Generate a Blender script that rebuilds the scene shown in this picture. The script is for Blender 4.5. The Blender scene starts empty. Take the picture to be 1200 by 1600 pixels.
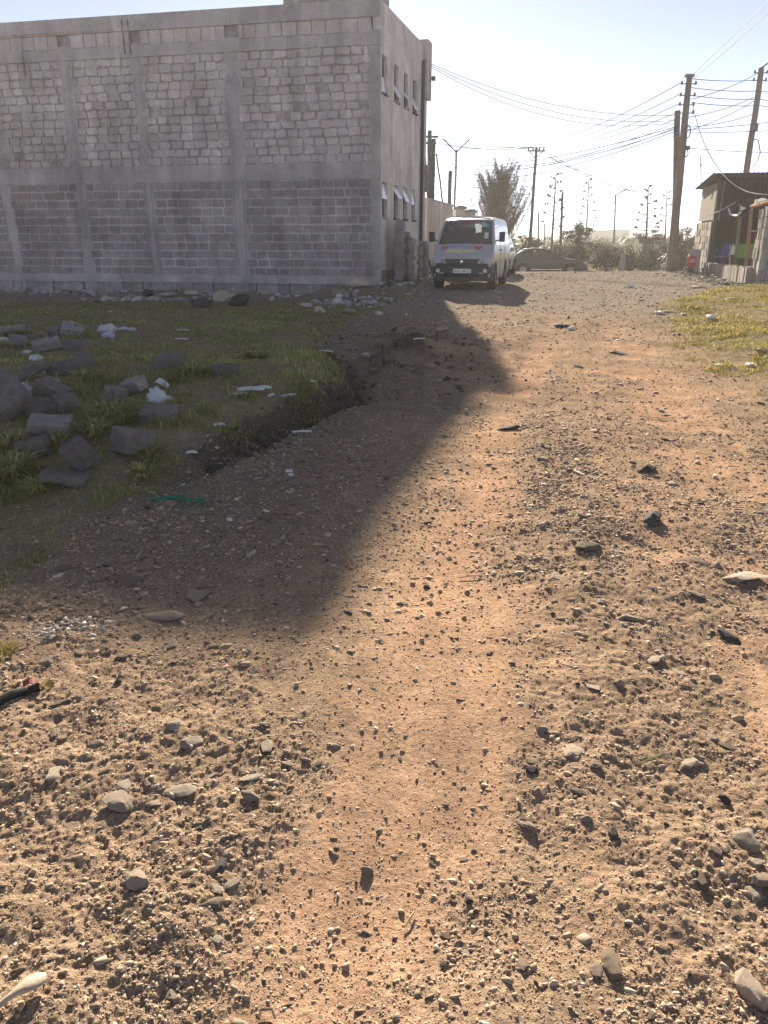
import bpy, math, random
import numpy as np
from mathutils import Vector, Matrix, Euler
random.seed(7); RNG = np.random.default_rng(11)
SC = bpy.context.scene
COL = SC.collection
R = math.radians
PITCH = R(19.5); EYE = 1.55; FPX = 1200.0

# ------------------------------------------------------------------ helpers
def ray(u, v):
    a = (u-600)/FPX; b = (800-v)/FPX
    return np.array([a, math.cos(PITCH)+b*math.sin(PITCH), -math.sin(PITCH)+b*math.cos(PITCH)])
def at(u, v, Y):
    d = ray(u, v); t = Y/d[1]
    return Vector((t*d[0], Y, EYE+t*d[2]))

def _hash(ix, iy, seed):
    h = (ix.astype(np.int64)*374761393 + iy.astype(np.int64)*668265263 + seed*974711) & 0xffffffff
    h = ((h ^ (h >> 13))*1274126177) & 0xffffffff
    h = ((h ^ (h >> 16))*2246822519) & 0xffffffff
    return ((h ^ (h >> 15)) & 0xffffff)/float(0xffffff)
def vn(x, y, seed=0):
    x = np.asarray(x, float); y = np.asarray(y, float)
    ix = np.floor(x); iy = np.floor(y); fx = x-ix; fy = y-iy
    fx = fx*fx*fx*(fx*(fx*6-15)+10); fy = fy*fy*fy*(fy*(fy*6-15)+10)
    a = _hash(ix, iy, seed); b = _hash(ix+1, iy, seed); c = _hash(ix, iy+1, seed); d = _hash(ix+1, iy+1, seed)
    return (a+(b-a)*fx+(c-a)*fy+(a-b-c+d)*fx*fy)*2-1
def fbm(x, y, seed=0, octv=3):
    s = 0; a = 1.0; n = 0
    for i in range(octv):
        s = s+a*vn(x*2**i+i*17.3, y*2**i-i*9.1, seed+i); n += a; a *= .5
    return s/n
def sst(a, b, x):
    t = np.clip((x-a)/(b-a), 0, 1); return t*t*(3-2*t)

def pdist(x, y, pts):
    best = np.full(np.shape(x), 1e9)
    for (x0, y0), (x1, y1) in zip(pts[:-1], pts[1:]):
        dx, dy = x1-x0, y1-y0
        t = np.clip(((x-x0)*dx+(y-y0)*dy)/(dx*dx+dy*dy), 0, 1)
        best = np.minimum(best, np.hypot(x-x0-t*dx, y-y0-t*dy))
    return best

# ------------------------------------------------------------------ terrain
BY = [-60, 3, 23, 33, 35.2, 37, 40, 60, 100, 3000]
BZ = [0, 0, .21, .27, .26, 0, -.33, -.38, -.45, -.6]
EX = [-1.2, -1.42, -1.62, -1.50, -1.20, -.70, -.30, -.50, -.94, -.66, 0., 1.07, 1.6]
EY = [1.8, 2.76, 3.44, 4.24, 5.44, 6.88, 7.6, 9.74, 11.46, 13.88, 17.5, 22.3, 26]
TRA = [(-.3, .6), (-.2, 1.18), (-.06, 1.5), (.09, 1.86), (.29, 2.56), (.32, 3.1), (.8, 5.8), (2.3, 11.2), (5.4, 23)]
TRB = [(1.3, 2.3), (1.85, 3.22), (2.2, 4.34), (2.5, 6.18), (3.3, 10.26), (6.25, 23.6)]
GRV = [(.75, .6), (.92, 1.4), (1.0, 2.16), (1.0, 2.82), (1.12, 4.34), (1.46, 6.88), (2.3, 11.46), (4.0, 18)]
RGX = [3.9, 3.95, 4.05, 4.33, 5.4, 6.9, 9.0, 10.6]
RGY = [3., 7.9, 9.3, 11.5, 15.2, 19.2, 22.5, 24.3]
def field_d(x, y):
    return np.interp(y, EY, EX)-x
def right_d(x, y):
    return x-np.interp(y, RGY, RGX)
def streak(x, y):
    s = x-.21*y+.012*y*y*(y < 0)
    return .7*fbm(s*4.2, y*.33, 141, 3)+.3*fbm(s*11, y*.7, 147, 2)
def masks(x, y):
    n1 = fbm(x*1.3, y*1.3, 31, 3); n2 = fbm(x*4.5, y*4.5, 41, 3); n3 = fbm(x*.5, y*.5, 51, 2)
    dA = pdist(x, y, TRA); dB = pdist(x, y, TRB); dG = pdist(x, y, GRV)
    orange = np.maximum(1-sst(.10, .45, dA+.17*n1+.14*n2), 1-sst(.12, .58, dB+.2*n1+.14*n2))
    orange = np.maximum(orange, .9*sst(-.05, .4, n1+.35*n3)*sst(-.6, .1, x-.25*y*0+.5))
    st = streak(x, y); orange = np.maximum(orange, .8*sst(.12, .5, st+.3*n1)); orange *= (.80+.6*n2)*(.88+.4*n1)
    gravel = 1-sst(.14, .42, dG+.16*n2)
    gravel = np.maximum(gravel, sst(.05, .5, .7*n1+.35*n2+.12+.35*sst(.5, -1.0, x)))
    gravel *= 1-.75*(1-sst(.1, .3, dA+.1*n1))
    farg = sst(11, 19, y+2*n3); gravel = np.maximum(gravel, farg*(.75+.5*n1)); orange = orange*(1-.65*farg)
    fd = field_d(x, y)+.30*n1+.12*n2
    grass = sst(-.05, .22, fd)*sst(2.9, 3.9, y+.5*n2)
    grass *= sst(25.2, 22.6, y+.8*n1)
    rd = right_d(x, y)+.45*n1+.2*n2
    rg = sst(-.2, .4, rd)*sst(25.0, 23.6, y)*sst(.0, 3., x)
    soil = sst(-2.2, -.1, field_d(x, y)+.3*n1)*sst(2.6, 4.5, y)*sst(30, 24, y)
    return np.clip(orange, 0, 1), np.clip(gravel, 0, 1), np.clip(np.maximum(grass, rg), 0, 1), np.clip(soil, 0, 1)
HUMPS = [(-.15, 9.2, .30, -0.153), (.12, 8.75, .20, 0.153), (.55, 9.3, .25, 0.102), (.45, 10.9, .3, 0.170), (.95, 10.8, .3, 0.136), (1.25, 11.6, .25, 0.102),
         (.1, 12.6, .3, 0.136), (-.3, 8.55, .18, 0.102), (.8, 13.3, .35, .06), (-.2, 10.4, .3, -0.119),
         (-.6, 23.2, 1.0, .22), (.5, 24.6, 1.1, .42), (-1.2, 24.8, .9, .30), (-2.0, 24.6, .7, .18), (1.3, 26.6, 1.0, .33), (-4.2, 25.2, .8, .22), (-7.6, 26.2, 1.2, .2)]
def hz(x, y, fine=True):
    x = np.asarray(x, float); y = np.asarray(y, float)
    z = np.interp(y, BY, BZ)
    fd = field_d(x, y)
    w = sst(0, .5, fd+.1*vn(x*2.2, y*2.2, 3))
    bank = np.interp(y, [3.4, 4.6, 6, 8, 10, 14, 20, 25], [0, .02, .09, .12, .10, 0, -.28, -.44])
    step = sst(-.02, .10, fd+.10*fbm(x*3.1, y*3.1, 5, 3))*np.interp(y, [4.8, 5.6, 8, 9.8], [0, .12, .17, 0])
    ditch = -.11*np.exp(-((fd+.09)/.10)**2)*np.interp(y, [5.4, 6.2, 8, 9.5], [0, 1, 1, 0])
    z = z+w*bank+step+ditch*(.6+.5*vn(x*3, y*3, 8))
    wl = sst(1.5, 4.5, fd)
    z = z+.10*sst(.0, 1.2, right_d(x, y)+.3*vn(x*1.7, y*1.7, 6))*sst(26, 23, y)*sst(5, 8, y)
    for hx, hy, r, a in HUMPS:
        z = z+a*np.exp(-((x-hx)**2+(y-hy)**2)/(r*r))*(1+.35*vn(x*5, y*5, 12))
    near = np.interp(y, [0, 32, 37, 80], [1, 1, .3, .3])
    z = z+near*(.030*fbm(x*.7, y*.7, 21, 2)+.022*fbm(x*2.1, y*2.1, 22, 2))
    mud = np.exp(-((x-.5)/1.1)**2-((y-11.3)/2.6)**2)
    z = z+mud*.15*fbm(x*2.7, y*2.7, 25, 3)
    o, g, gr, so = masks(x, y)
    # wheel ruts
    z = z+near*.016*np.interp(y, [0, 20, 30], [1, 1, 0])*(1-w)*streak(x, y)
    z = z-.022*(1-sst(.1, .45, pdist(x, y, TRA)))*np.interp(y, [0, 20, 26], [1, 1, 0])-.02*(1-sst(.1, .5, pdist(x, y, TRB)))*np.interp(y, [0, 20, 26], [1, 1, 0])
    if fine:
        rough = np.clip(.30+1.0*g-.25*o+.25*gr, .15, 1.3)*np.interp(y, [0, 33, 38], [1, 1, .2])
        z = z+rough*(.0085*fbm(x*6, y*6, 61, 2)+.0045*fbm(x*17, y*17, 62, 2)+.0030*vn(x*43+3, y*43, 63)+.0022*vn(x*95, y*95, 64))
    return z
def gz(x, y):
    return float(hz(np.array([x]), np.array([y]))[0])
def ground(u, v):
    d = ray(u, v)
    ys = np.arange(.6, 60, .02); t = ys/d[1]
    zz = EYE+t*d[2]; hh = hz(t*d[0], ys, False)
    k = np.argmax(zz <= hh)
    return float(t[k]*d[0]), float(ys[k]), gz(t[k]*d[0], ys[k])

# ------------------------------------------------------------------ mesh building
def tag(o, label=None, cat=None, group=None, kind=None):
    if label: o['label'] = label
    if cat: o['category'] = cat
    if group: o['group'] = group
    if kind: o['kind'] = kind
    return o
def empty(name, loc=(0, 0, 0), rz=0, label=None, cat=None, group=None):
    o = bpy.data.objects.new(name, None); COL.objects.link(o)
    o.location = loc; o.rotation_euler = (0, 0, rz); o.empty_display_size = .2
    return tag(o, label, cat, group)
def link(name, me, m=None, parent=None):
    o = bpy.data.objects.new(name, me); COL.objects.link(o)
    if m is not None and len(me.materials) == 0: me.materials.append(m)
    if parent is not None: o.parent = parent
    return o
def mesh_np(name, V, F, col=None, smooth=False, cname='tint'):
    """V (n,3), F (m,k) all faces with k corners; col (n,3) per vertex"""
    V = np.asarray(V, np.float32); F = np.asarray(F, np.int32)
    me = bpy.data.meshes.new(name)
    me.vertices.add(len(V)); me.vertices.foreach_set('co', V.ravel())
    m, k = F.shape
    me.loops.add(m*k); me.loops.foreach_set('vertex_index', F.ravel())
    me.polygons.add(m); me.polygons.foreach_set('loop_start', np.arange(0, m*k, k, dtype=np.int32))
    me.polygons.foreach_set('loop_total', np.full(m, k, np.int32))
    if smooth: me.polygons.foreach_set('use_smooth', np.ones(m, bool))
    me.update(calc_edges=True)
    if col is not None:
        c = np.ones((len(V), 4), np.float32); c[:, :3] = col
        at_ = me.color_attributes.new(cname, 'FLOAT_COLOR', 'POINT')
        at_.data.foreach_set('color', c.ravel())
    return me
class MB:
    def __init__(s): s.v = []; s.f = []; s.c = []
    def add(s, vs, fs, col=None):
        n = len(s.v); s.v += [tuple(p) for p in vs]; s.f += [tuple(i+n for i in f) for f in fs]
        s.c += [col if col is not None else (1, 1, 1)]*len(vs); return s
    def box(s, c, size, M=None, col=None, jit=0.0):
        x, y, z = size[0]/2, size[1]/2, size[2]/2
        vs = []
        for dx, dy, dz in ((-1, -1, -1), (1, -1, -1), (1, 1, -1), (-1, 1, -1), (-1, -1, 1), (1, -1, 1), (1, 1, 1), (-1, 1, 1)):
            p = Vector((dx*x+random.uniform(-jit, jit), dy*y+random.uniform(-jit, jit), dz*z+random.uniform(-jit, jit)))
            if M is not None: p = M @ p
            vs.append(p+Vector(c))
        return s.add(vs, [(0, 3, 2, 1), (4, 5, 6, 7), (0, 1, 5, 4), (1, 2, 6, 5), (2, 3, 7, 6), (3, 0, 4, 7)], col)
    def tube(s, pts, rad, n=8, cap=True, col=None):
        pts = [Vector(p) for p in pts]
        if not hasattr(rad, '__len__'): rad = [rad]*len(pts)
        vs = []; fs = []; prev = None
        for i, p in enumerate(pts):
            d = (pts[min(i+1, len(pts)-1)]-pts[max(i-1, 0)])
            d = d.normalized() if d.length > 1e-9 else Vector((0, 0, 1))
            a = prev if prev is not None else (Vector((1, 0, 0)) if abs(d.x) < .9 else Vector((0, 1, 0)))
            a = (a-d*a.dot(d)).normalized(); prev = a; b = d.cross(a)
            for k in range(n):
                t = 2*math.pi*k/n
                vs.append(p+(a*math.cos(t)+b*math.sin(t))*rad[i])
        for i in range(len(pts)-1):
            for k in range(n):
                fs.append((i*n+k, i*n+(k+1) % n, (i+1)*n+(k+1) % n, (i+1)*n+k))
        if cap:
            fs.append(tuple(reversed(range(n)))); fs.append(tuple(range((len(pts)-1)*n, len(pts)*n)))
        return s.add(vs, fs, col)
    def prism(s, poly, depth, M=None, col=None):
        """poly: list of (x,z) extruded along y by +-depth/2"""
        n = len(poly); vs = []
        for sy in (-.5, .5):
            for x, z in poly:
                p = Vector((x, sy*depth, z)); vs.append(M @ p if M is not None else p)
        fs = [tuple(range(n)), tuple(reversed(range(n, 2*n)))]
        fs += [(i+n, (i+1) % n+n, (i+1) % n, i) for i in range(n)]
        return s.add(vs, fs, col)
    def build(s, name, m=None, parent=None, bevel=0, smooth=False, seg=2):
        me = bpy.data.meshes.new(name); me.from_pydata([tuple(p) for p in s.v], [], s.f)
        if any(c != (1, 1, 1) for c in s.c):
            a = me.color_attributes.new('tint', 'FLOAT_COLOR', 'POINT')
            a.data.foreach_set('color', np.array([list(c)+[1] for c in s.c], np.float32).ravel())
        if smooth:
            me.polygons.foreach_set('use_smooth', np.ones(len(me.polygons), bool))
        me.update()
        o = link(name, me, m, parent)
        if bevel:
            b = o.modifiers.new('bevel', 'BEVEL'); b.width = bevel; b.segments = seg; b.limit_method = 'ANGLE'
        return o
def copy_tree(o, parent=None):
    c = o.copy(); COL.objects.link(c)
    if parent is not None: c.parent = parent
    for ch in [k for k in COL.objects if k.parent == o]: copy_tree(ch, c)
    return c
def rot(rx=0, ry=0, rz=0): return Euler((rx, ry, rz)).to_matrix()

# ------------------------------------------------------------------ materials
MATS = {}
def mat(name, col=(.5, .5, .5), rough=.8, var=.15, scale=6, bump=.0, bscale=60, metal=0, tint=False, rnd=0, spec=.3, col2=None, dist=.01, transl=0, coords='Object'):
    if name in MATS: return MATS[name]
    m = bpy.data.materials.new(name); m.use_nodes = True; N = m.node_tree.nodes; L = m.node_tree.links
    P = N['Principled BSDF']; P.inputs['Roughness'].default_value = rough; P.inputs['Metallic'].default_value = metal
    P.inputs['Specular IOR Level'].default_value = spec
    tc = N.new('ShaderNodeTexCoord')
    nz = N.new('ShaderNodeTexNoise'); nz.inputs['Scale'].default_value = scale; nz.inputs['Detail'].default_value = 6; nz.inputs['Roughness'].default_value = .65
    L.new(tc.outputs[coords], nz.inputs['Vector'])
    rp = N.new('ShaderNodeMapRange'); rp.inputs[1].default_value = .25; rp.inputs[2].default_value = .75; rp.inputs[3].default_value = 0; rp.inputs[4].default_value = 1
    L.new(nz.outputs['Fac'], rp.inputs[0])
    mx = N.new('ShaderNodeMix'); mx.data_type = 'RGBA'
    c2 = col2 if col2 else tuple(min(1, c*(1+var)) for c in col)
    c1 = col if col2 else tuple(c*(1-var) for c in col)
    mx.inputs[6].default_value = (*c1, 1); mx.inputs[7].default_value = (*c2, 1)
    L.new(rp.outputs[0], mx.inputs[0]); out = mx.outputs[2]
    if tint:
        at_ = N.new('ShaderNodeVertexColor'); at_.layer_name = 'tint'
        m2 = N.new('ShaderNodeMix'); m2.data_type = 'RGBA'; m2.blend_type = 'MULTIPLY'; m2.inputs[0].default_value = 1
        L.new(out, m2.inputs[6]); L.new(at_.outputs['Color'], m2.inputs[7]); out = m2.outputs[2]
    if rnd:
        oi = N.new('ShaderNodeObjectInfo'); r2 = N.new('ShaderNodeMapRange'); r2.inputs[3].default_value = 1-rnd; r2.inputs[4].default_value = 1+rnd
        L.new(oi.outputs['Random'], r2.inputs[0])
        m3 = N.new('ShaderNodeVectorMath'); m3.operation = 'SCALE'; L.new(out, m3.inputs[0]); L.new(r2.outputs[0], m3.inputs['Scale']); out = m3.outputs[0]
    L.new(out, P.inputs['Base Color'])
    if bump:
        nb = N.new('ShaderNodeTexNoise'); nb.inputs['Scale'].default_value = bscale; nb.inputs['Detail'].default_value = 5
        L.new(tc.outputs[coords], nb.inputs['Vector'])
        b = N.new('ShaderNodeBump'); b.inputs['Strength'].default_value = bump; b.inputs['Distance'].default_value = dist
        L.new(nb.outputs['Fac'], b.inputs['Height']); L.new(b.outputs['Normal'], P.inputs['Normal'])
    if transl:
        tr = N.new('ShaderNodeBsdfTranslucent'); L.new(out, tr.inputs['Color'])
        ms = N.new('ShaderNodeMixShader'); ms.inputs[0].default_value = transl
        L.new(P.outputs[0], ms.inputs[1]); L.new(tr.outputs[0], ms.inputs[2]); L.new(ms.outputs[0], N['Material Output'].inputs['Surface'])
    MATS[name] = m; return m
def glass_mat(name, tintc=(.55, .6, .6), op=.25):
    if name in MATS: return MATS[name]
    m = bpy.data.materials.new(name); m.use_nodes = True; N = m.node_tree.nodes; L = m.node_tree.links
    N.remove(N['Principled BSDF'])
    t = N.new('ShaderNodeBsdfTransparent'); t.inputs[0].default_value = (*tintc, 1)
    g = N.new('ShaderNodeBsdfGlossy'); g.inputs['Roughness'].default_value = .04
    d = N.new('ShaderNodeBsdfDiffuse'); d.inputs[0].default_value = (.35, .33, .3, 1)
    fr = N.new('ShaderNodeFresnel'); fr.inputs[0].default_value = 1.5
    m0 = N.new('ShaderNodeMixShader'); m0.inputs[0].default_value = op; L.new(t.outputs[0], m0.inputs[1]); L.new(d.outputs[0], m0.inputs[2])
    m1 = N.new('ShaderNodeMixShader'); L.new(fr.outputs[0], m1.inputs[0]); L.new(m0.outputs[0], m1.inputs[1]); L.new(g.outputs[0], m1.inputs[2])
    L.new(m1.outputs[0], N['Material Output'].inputs['Surface']); MATS[name] = m; return m

# ------------------------------------------------------------------ camera, sky, sun
cam = bpy.data.objects.new('camera', bpy.data.cameras.new('camera')); COL.objects.link(cam)
cam.location = (0, 0, EYE); cam.rotation_euler = (math.pi/2-PITCH, 0, 0)
cam.data.sensor_fit = 'HORIZONTAL'; cam.data.sensor_width = 36; cam.data.lens = 36
cam.data.clip_start = .05; cam.data.clip_end = 8000
SC.camera = cam
SUN_EL, SUN_AZ = R(19.4), R(.6)
W = bpy.data.worlds.new('World'); SC.world = W; W.use_nodes = True
sky = W.node_tree.nodes.new('ShaderNodeTexSky'); sky.sky_type = 'NISHITA'; sky.sun_disc = False
sky.sun_elevation = SUN_EL; sky.sun_rotation = SUN_AZ; sky.air_density = .30; sky.dust_density = .12; sky.ozone_density = .6; sky.altitude = 1500
bg = W.node_tree.nodes['Background']; bg.inputs['Strength'].default_value = .088
hs = W.node_tree.nodes.new('ShaderNodeHueSaturation'); hs.inputs['Saturation'].default_value = .62   # pale, dusty air
W.node_tree.links.new(sky.outputs[0], hs.inputs['Color']); W.node_tree.links.new(hs.outputs[0], bg.inputs['Color'])
sl = bpy.data.lights.new('sun', 'SUN'); sl.energy = 5.0; sl.angle = R(.6); sl.color = (1, .87, .69)
so_ = bpy.data.objects.new('sun', sl); COL.objects.link(so_)
sd = Vector((math.sin(SUN_AZ)*math.cos(SUN_EL), math.cos(SUN_AZ)*math.cos(SUN_EL), math.sin(SUN_EL)))
so_.rotation_euler = (-sd).to_track_quat('-Z', 'Y').to_euler(); so_.location = sd*60
SC.view_settings.view_transform = 'Standard'; SC.view_settings.look = 'None'; SC.view_settings.gamma = 1
SC.view_settings.exposure = 1.55
SC.render.engine = 'CYCLES'
SC.cycles.use_denoising = True
try: SC.cycles.denoiser = 'OPENIMAGEDENOISE'; SC.cycles.denoising_input_passes = 'RGB_ALBEDO_NORMAL'
except Exception: pass
SC.cycles.max_bounces = 6; SC.cycles.diffuse_bounces = 3; SC.cycles.transparent_max_bounces = 12; SC.cycles.volume_bounces = 1
SC.cycles.sample_clamp_indirect = 6

# ------------------------------------------------------------------ ground sheet
def ground_material():
    m = bpy.data.materials.new('ground'); m.use_nodes = True; N = m.node_tree.nodes; L = m.node_tree.links
    P = N['Principled BSDF']; P.inputs['Roughness'].default_value = .95; P.inputs['Specular IOR Level'].default_value = .0
    tc = N.new('ShaderNodeTexCoord'); a = N.new('ShaderNodeVertexColor'); a.layer_name = 'cover'
    sp = N.new('ShaderNodeSeparateColor'); L.new(a.outputs[0], sp.inputs[0])
    def noise(s, det=5, rough=.6):
        n = N.new('ShaderNodeTexNoise'); n.inputs['Scale'].default_value = s; n.inputs['Detail'].default_value = det; n.inputs['Roughness'].default_value = rough
        L.new(tc.outputs['Object'], n.inputs['Vector']); return n
    def mix(fac, c1, c2, bt='MIX'):
        x = N.new('ShaderNodeMix'); x.data_type = 'RGBA'; x.blend_type = bt
        for sock, c in ((6, c1), (7, c2)):
            if isinstance(c, tuple): x.inputs[sock].default_value = (*c, 1)
            else: L.new(c, x.inputs[sock])
        if isinstance(fac, float): x.inputs[0].default_value = fac
        else: L.new(fac, x.inputs[0])
        return x.outputs[2]
    def rng(o, a0, a1, b0, b1):
        r = N.new('ShaderNodeMapRange'); r.inputs[1].default_value = a0; r.inputs[2].default_value = a1; r.inputs[3].default_value = b0; r.inputs[4].default_value = b1
        L.new(o, r.inputs[0]); return r.outputs[0]
    n60 = noise(55, 6, .7); n8 = noise(7); n250 = noise(260, 3)
    base = mix(rng(n60.outputs['Fac'], .35, .68, 0, 1), (.27, .19, .125), (.50, .365, .25))
    orange = mix(rng(n60.outputs['Fac'], .3, .65, 0, 1), (.49, .287, .172), (.64, .412, .27))
    grey = mix(rng(n60.outputs['Fac'], .35, .65, 0, 1), (.24, .168, .114), (.48, .35, .242))
    c = mix(sp.outputs[0], base, orange)
    c = mix(sp.outputs[1], c, grey)
    soil = mix(rng(n60.outputs['Fac'], .3, .7, 0, 1), (.13, .105, .083), (.34, .275, .215))
    c = mix(sp.outputs[2], c, soil)
    gr = mix(rng(n60.outputs['Fac'], .3, .7, 0, 1), (.17, .135, .09), (.36, .30, .185))
    al = N.new('ShaderNodeVertexColor'); al.layer_name = 'turf'; sp2 = N.new('ShaderNodeSeparateColor'); L.new(al.outputs[0], sp2.inputs[0])
    c = mix(sp2.outputs[2], c, mix(rng(n60.outputs['Fac'], .35, .65, 0, 1), (.20, .172, .142), (.36, .315, .265)))
    c = mix(sp2.outputs[0], c, gr)
    c = mix(sp2.outputs[1], c, mix(rng(n60.outputs['Fac'], .35, .65, 0, 1), (.035, .029, .024), (.085, .070, .058)))  # near-black tone for dark soil and the painted crevice shade
    # small pebbles in two tones
    vo = N.new('ShaderNodeTexVoronoi'); vo.inputs['Scale'].default_value = 75; vo.inputs['Randomness'].default_value = 1; L.new(tc.outputs['Object'], vo.inputs['Vector'])
    peb = rng(vo.outputs['Distance'], .28, .36, 1, 0)
    sc = N.new('ShaderNodeSeparateColor'); L.new(vo.outputs['Color'], sc.inputs[0])
    sel = rng(sc.outputs[0], .60, .62, 0, 1)
    mu = N.new('ShaderNodeMath'); mu.operation = 'MULTIPLY'; L.new(peb, mu.inputs[0]); L.new(sel, mu.inputs[1])
    pc = mix(sc.outputs[1], (.10, .085, .07), (.55, .46, .36))
    mu2 = N.new('ShaderNodeMath'); mu2.operation = 'MULTIPLY'; L.new(mu.outputs[0], mu2.inputs[0]); mu2.inputs[1].default_value = .75
    inv = N.new('ShaderNodeMath'); inv.operation = 'SUBTRACT'; inv.inputs[0].default_value = 1; L.new(sp2.outputs[0], inv.inputs[1])
    mu3 = N.new('ShaderNodeMath'); mu3.operation = 'MULTIPLY'; L.new(mu2.outputs[0], mu3.inputs[0]); L.new(inv.outputs[0], mu3.inputs[1])
    c = mix(mu3.outputs[0], c, pc)
    var = rng(n8.outputs['Fac'], .25, .75, .72, 1.25)
    vm = N.new('ShaderNodeVectorMath'); vm.operation = 'SCALE'; L.new(c, vm.inputs[0]); L.new(var, vm.inputs['Scale'])
    L.new(vm.outputs[0], P.inputs['Base Color'])
    ad = N.new('ShaderNodeMath'); ad.operation = 'ADD'; L.new(mu.outputs[0], ad.inputs[0]); L.new(n60.outputs['Fac'], ad.inputs[1])
    ad2 = N.new('ShaderNodeMath'); ad2.operation = 'MULTIPLY_ADD'; L.new(n250.outputs['Fac'], ad2.inputs[0]); ad2.inputs[1].default_value = .5; L.new(ad.outputs[0], ad2.inputs[2])
    b = N.new('ShaderNodeBump'); b.inputs['Strength'].default_value = .75; b.inputs['Distance'].default_value = .008
    L.new(ad2.outputs[0], b.inputs['Height']); L.new(b.outputs['Normal'], P.inputs['Normal'])
    return m
def earth_and_shade(x, y):
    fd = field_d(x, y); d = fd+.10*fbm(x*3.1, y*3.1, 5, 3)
    m = np.exp(-((d-.02)/.13)**2)*np.interp(y, [4.2, 5.4, 8, 10, 11], [0, .9, 1, .7, 0])  # dark soil on the bank step, with its overhang shade painted into the colour
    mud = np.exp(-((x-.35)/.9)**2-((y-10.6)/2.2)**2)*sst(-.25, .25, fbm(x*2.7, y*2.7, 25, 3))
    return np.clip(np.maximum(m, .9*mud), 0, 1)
def make_ground():
    dep = np.radians(np.linspace(57, 2.4, 640))
    ys = list(EYE/np.tan(dep))
    ys = [y for y in ys if y < 30]
    y = ys[-1]
    while y < 45: y += .25; ys.append(y)
    while y < 3000: y *= 1.12; ys.append(y)
    ys = [-60, -30, -15, -8, -4, -2, -1, -.4, 0, .3, .6, .8, .92]+ys
    ys = np.array(ys)
    core = np.linspace(-1, 1, 760); core = core*(.74+.0*core)
    S = np.maximum(ys, .9)+.45
    outs = np.array([.02, .06, .13, .25, .45, .7, 1.0])
    X = []
    for yv, s in zip(ys, S):
        w = .74*s; ext = 55+.6*max(yv, 0); side = np.linspace(0, 2.4, 131)[1:]
        X.append(np.concatenate([-(w+2.4+ext*outs[::-1]), -(w+side[::-1]), core*s, w+side, w+2.4+ext*outs]))
    X = np.array(X); Y = np.repeat(ys[:, None], X.shape[1], 1)
    Z = hz(X.ravel(), Y.ravel()).reshape(X.shape)
    nr, nc = X.shape
    V = np.stack([X.ravel(), Y.ravel(), Z.ravel()], 1)
    i = np.arange(nr-1)[:, None]*nc+np.arange(nc-1)[None]
    F = np.stack([i, i+1, i+nc+1, i+nc], -1).reshape(-1, 4)
    o, g, gr, so = masks(X.ravel(), Y.ravel())
    far = sst(36, 40, Y.ravel())
    me = mesh_np('ground', V, F, np.stack([o*(1-far), g*(1-far), np.maximum(so, .4*far)], 1), True, 'cover')
    c = np.zeros((len(V), 4), np.float32); c[:, 0] = np.maximum(gr, .75*sst(48, 56, Y.ravel())); c[:, 1] = earth_and_shade(X.ravel(), Y.ravel()); c[:, 2] = sst(9, 22, Y.ravel()+2*fbm(X.ravel()*.5, Y.ravel()*.5, 301, 3)); c[:, 3] = 1
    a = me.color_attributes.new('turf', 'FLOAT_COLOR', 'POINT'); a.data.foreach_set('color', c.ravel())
    return tag(link('ground', me, ground_material()), kind='structure')
make_ground()
# tarmac road across the end of the track
rb = MB()
nx = 60
xs = np.linspace(-90, 120, nx)
vs = []; fs = []
for x in xs:
    for y in (39.6, 42, 45, 48.5):
        vs.append((x, y, float(hz(np.array([x]), np.array([y]), False)[0])+.035))
for i in range(nx-1):
    for j in range(3): fs.append((i*4+j, (i+1)*4+j, (i+1)*4+j+1, i*4+j+1))
rb.add(vs, fs)
tag(rb.build('road', mat('asphalt', (.06, .06, .06), .85, .3, 3, .3, 120)), kind='structure')
# ------------------------------------------------------------------ gravel (uncountable) and single stones
def ico(sub):
    import bmesh
    bm = bmesh.new(); bmesh.ops.create_icosphere(bm, subdivisions=sub, radius=1)
    V = np.array([v.co[:] for v in bm.verts]); F = np.array([[v.index for v in f.verts] for f in bm.faces]); bm.free(); return V, F
def rock_shape(sub, rng, flat=.6, rough=.22, planes=7):
    V, F = ico(sub); V = V.copy()
    # chip with random planes for angular faces
    for _ in range(planes):
        n = rng.normal(size=3); n /= np.linalg.norm(n); d = rng.uniform(.36, .80) if planes < 20 else rng.uniform(.52, .80)
        h = V @ n-d; V = V-np.outer(np.maximum(h, 0), n)
    V = V*(1+rough*rng.normal(size=(len(V), 1))*(.35 if sub > 1 else .6))
    V = V*np.array([rng.uniform(.8, 1.25), rng.uniform(.7, 1.0), flat*rng.uniform(.75, 1.2)])
    return V, F
_rs = np.random.default_rng(5)
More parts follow.
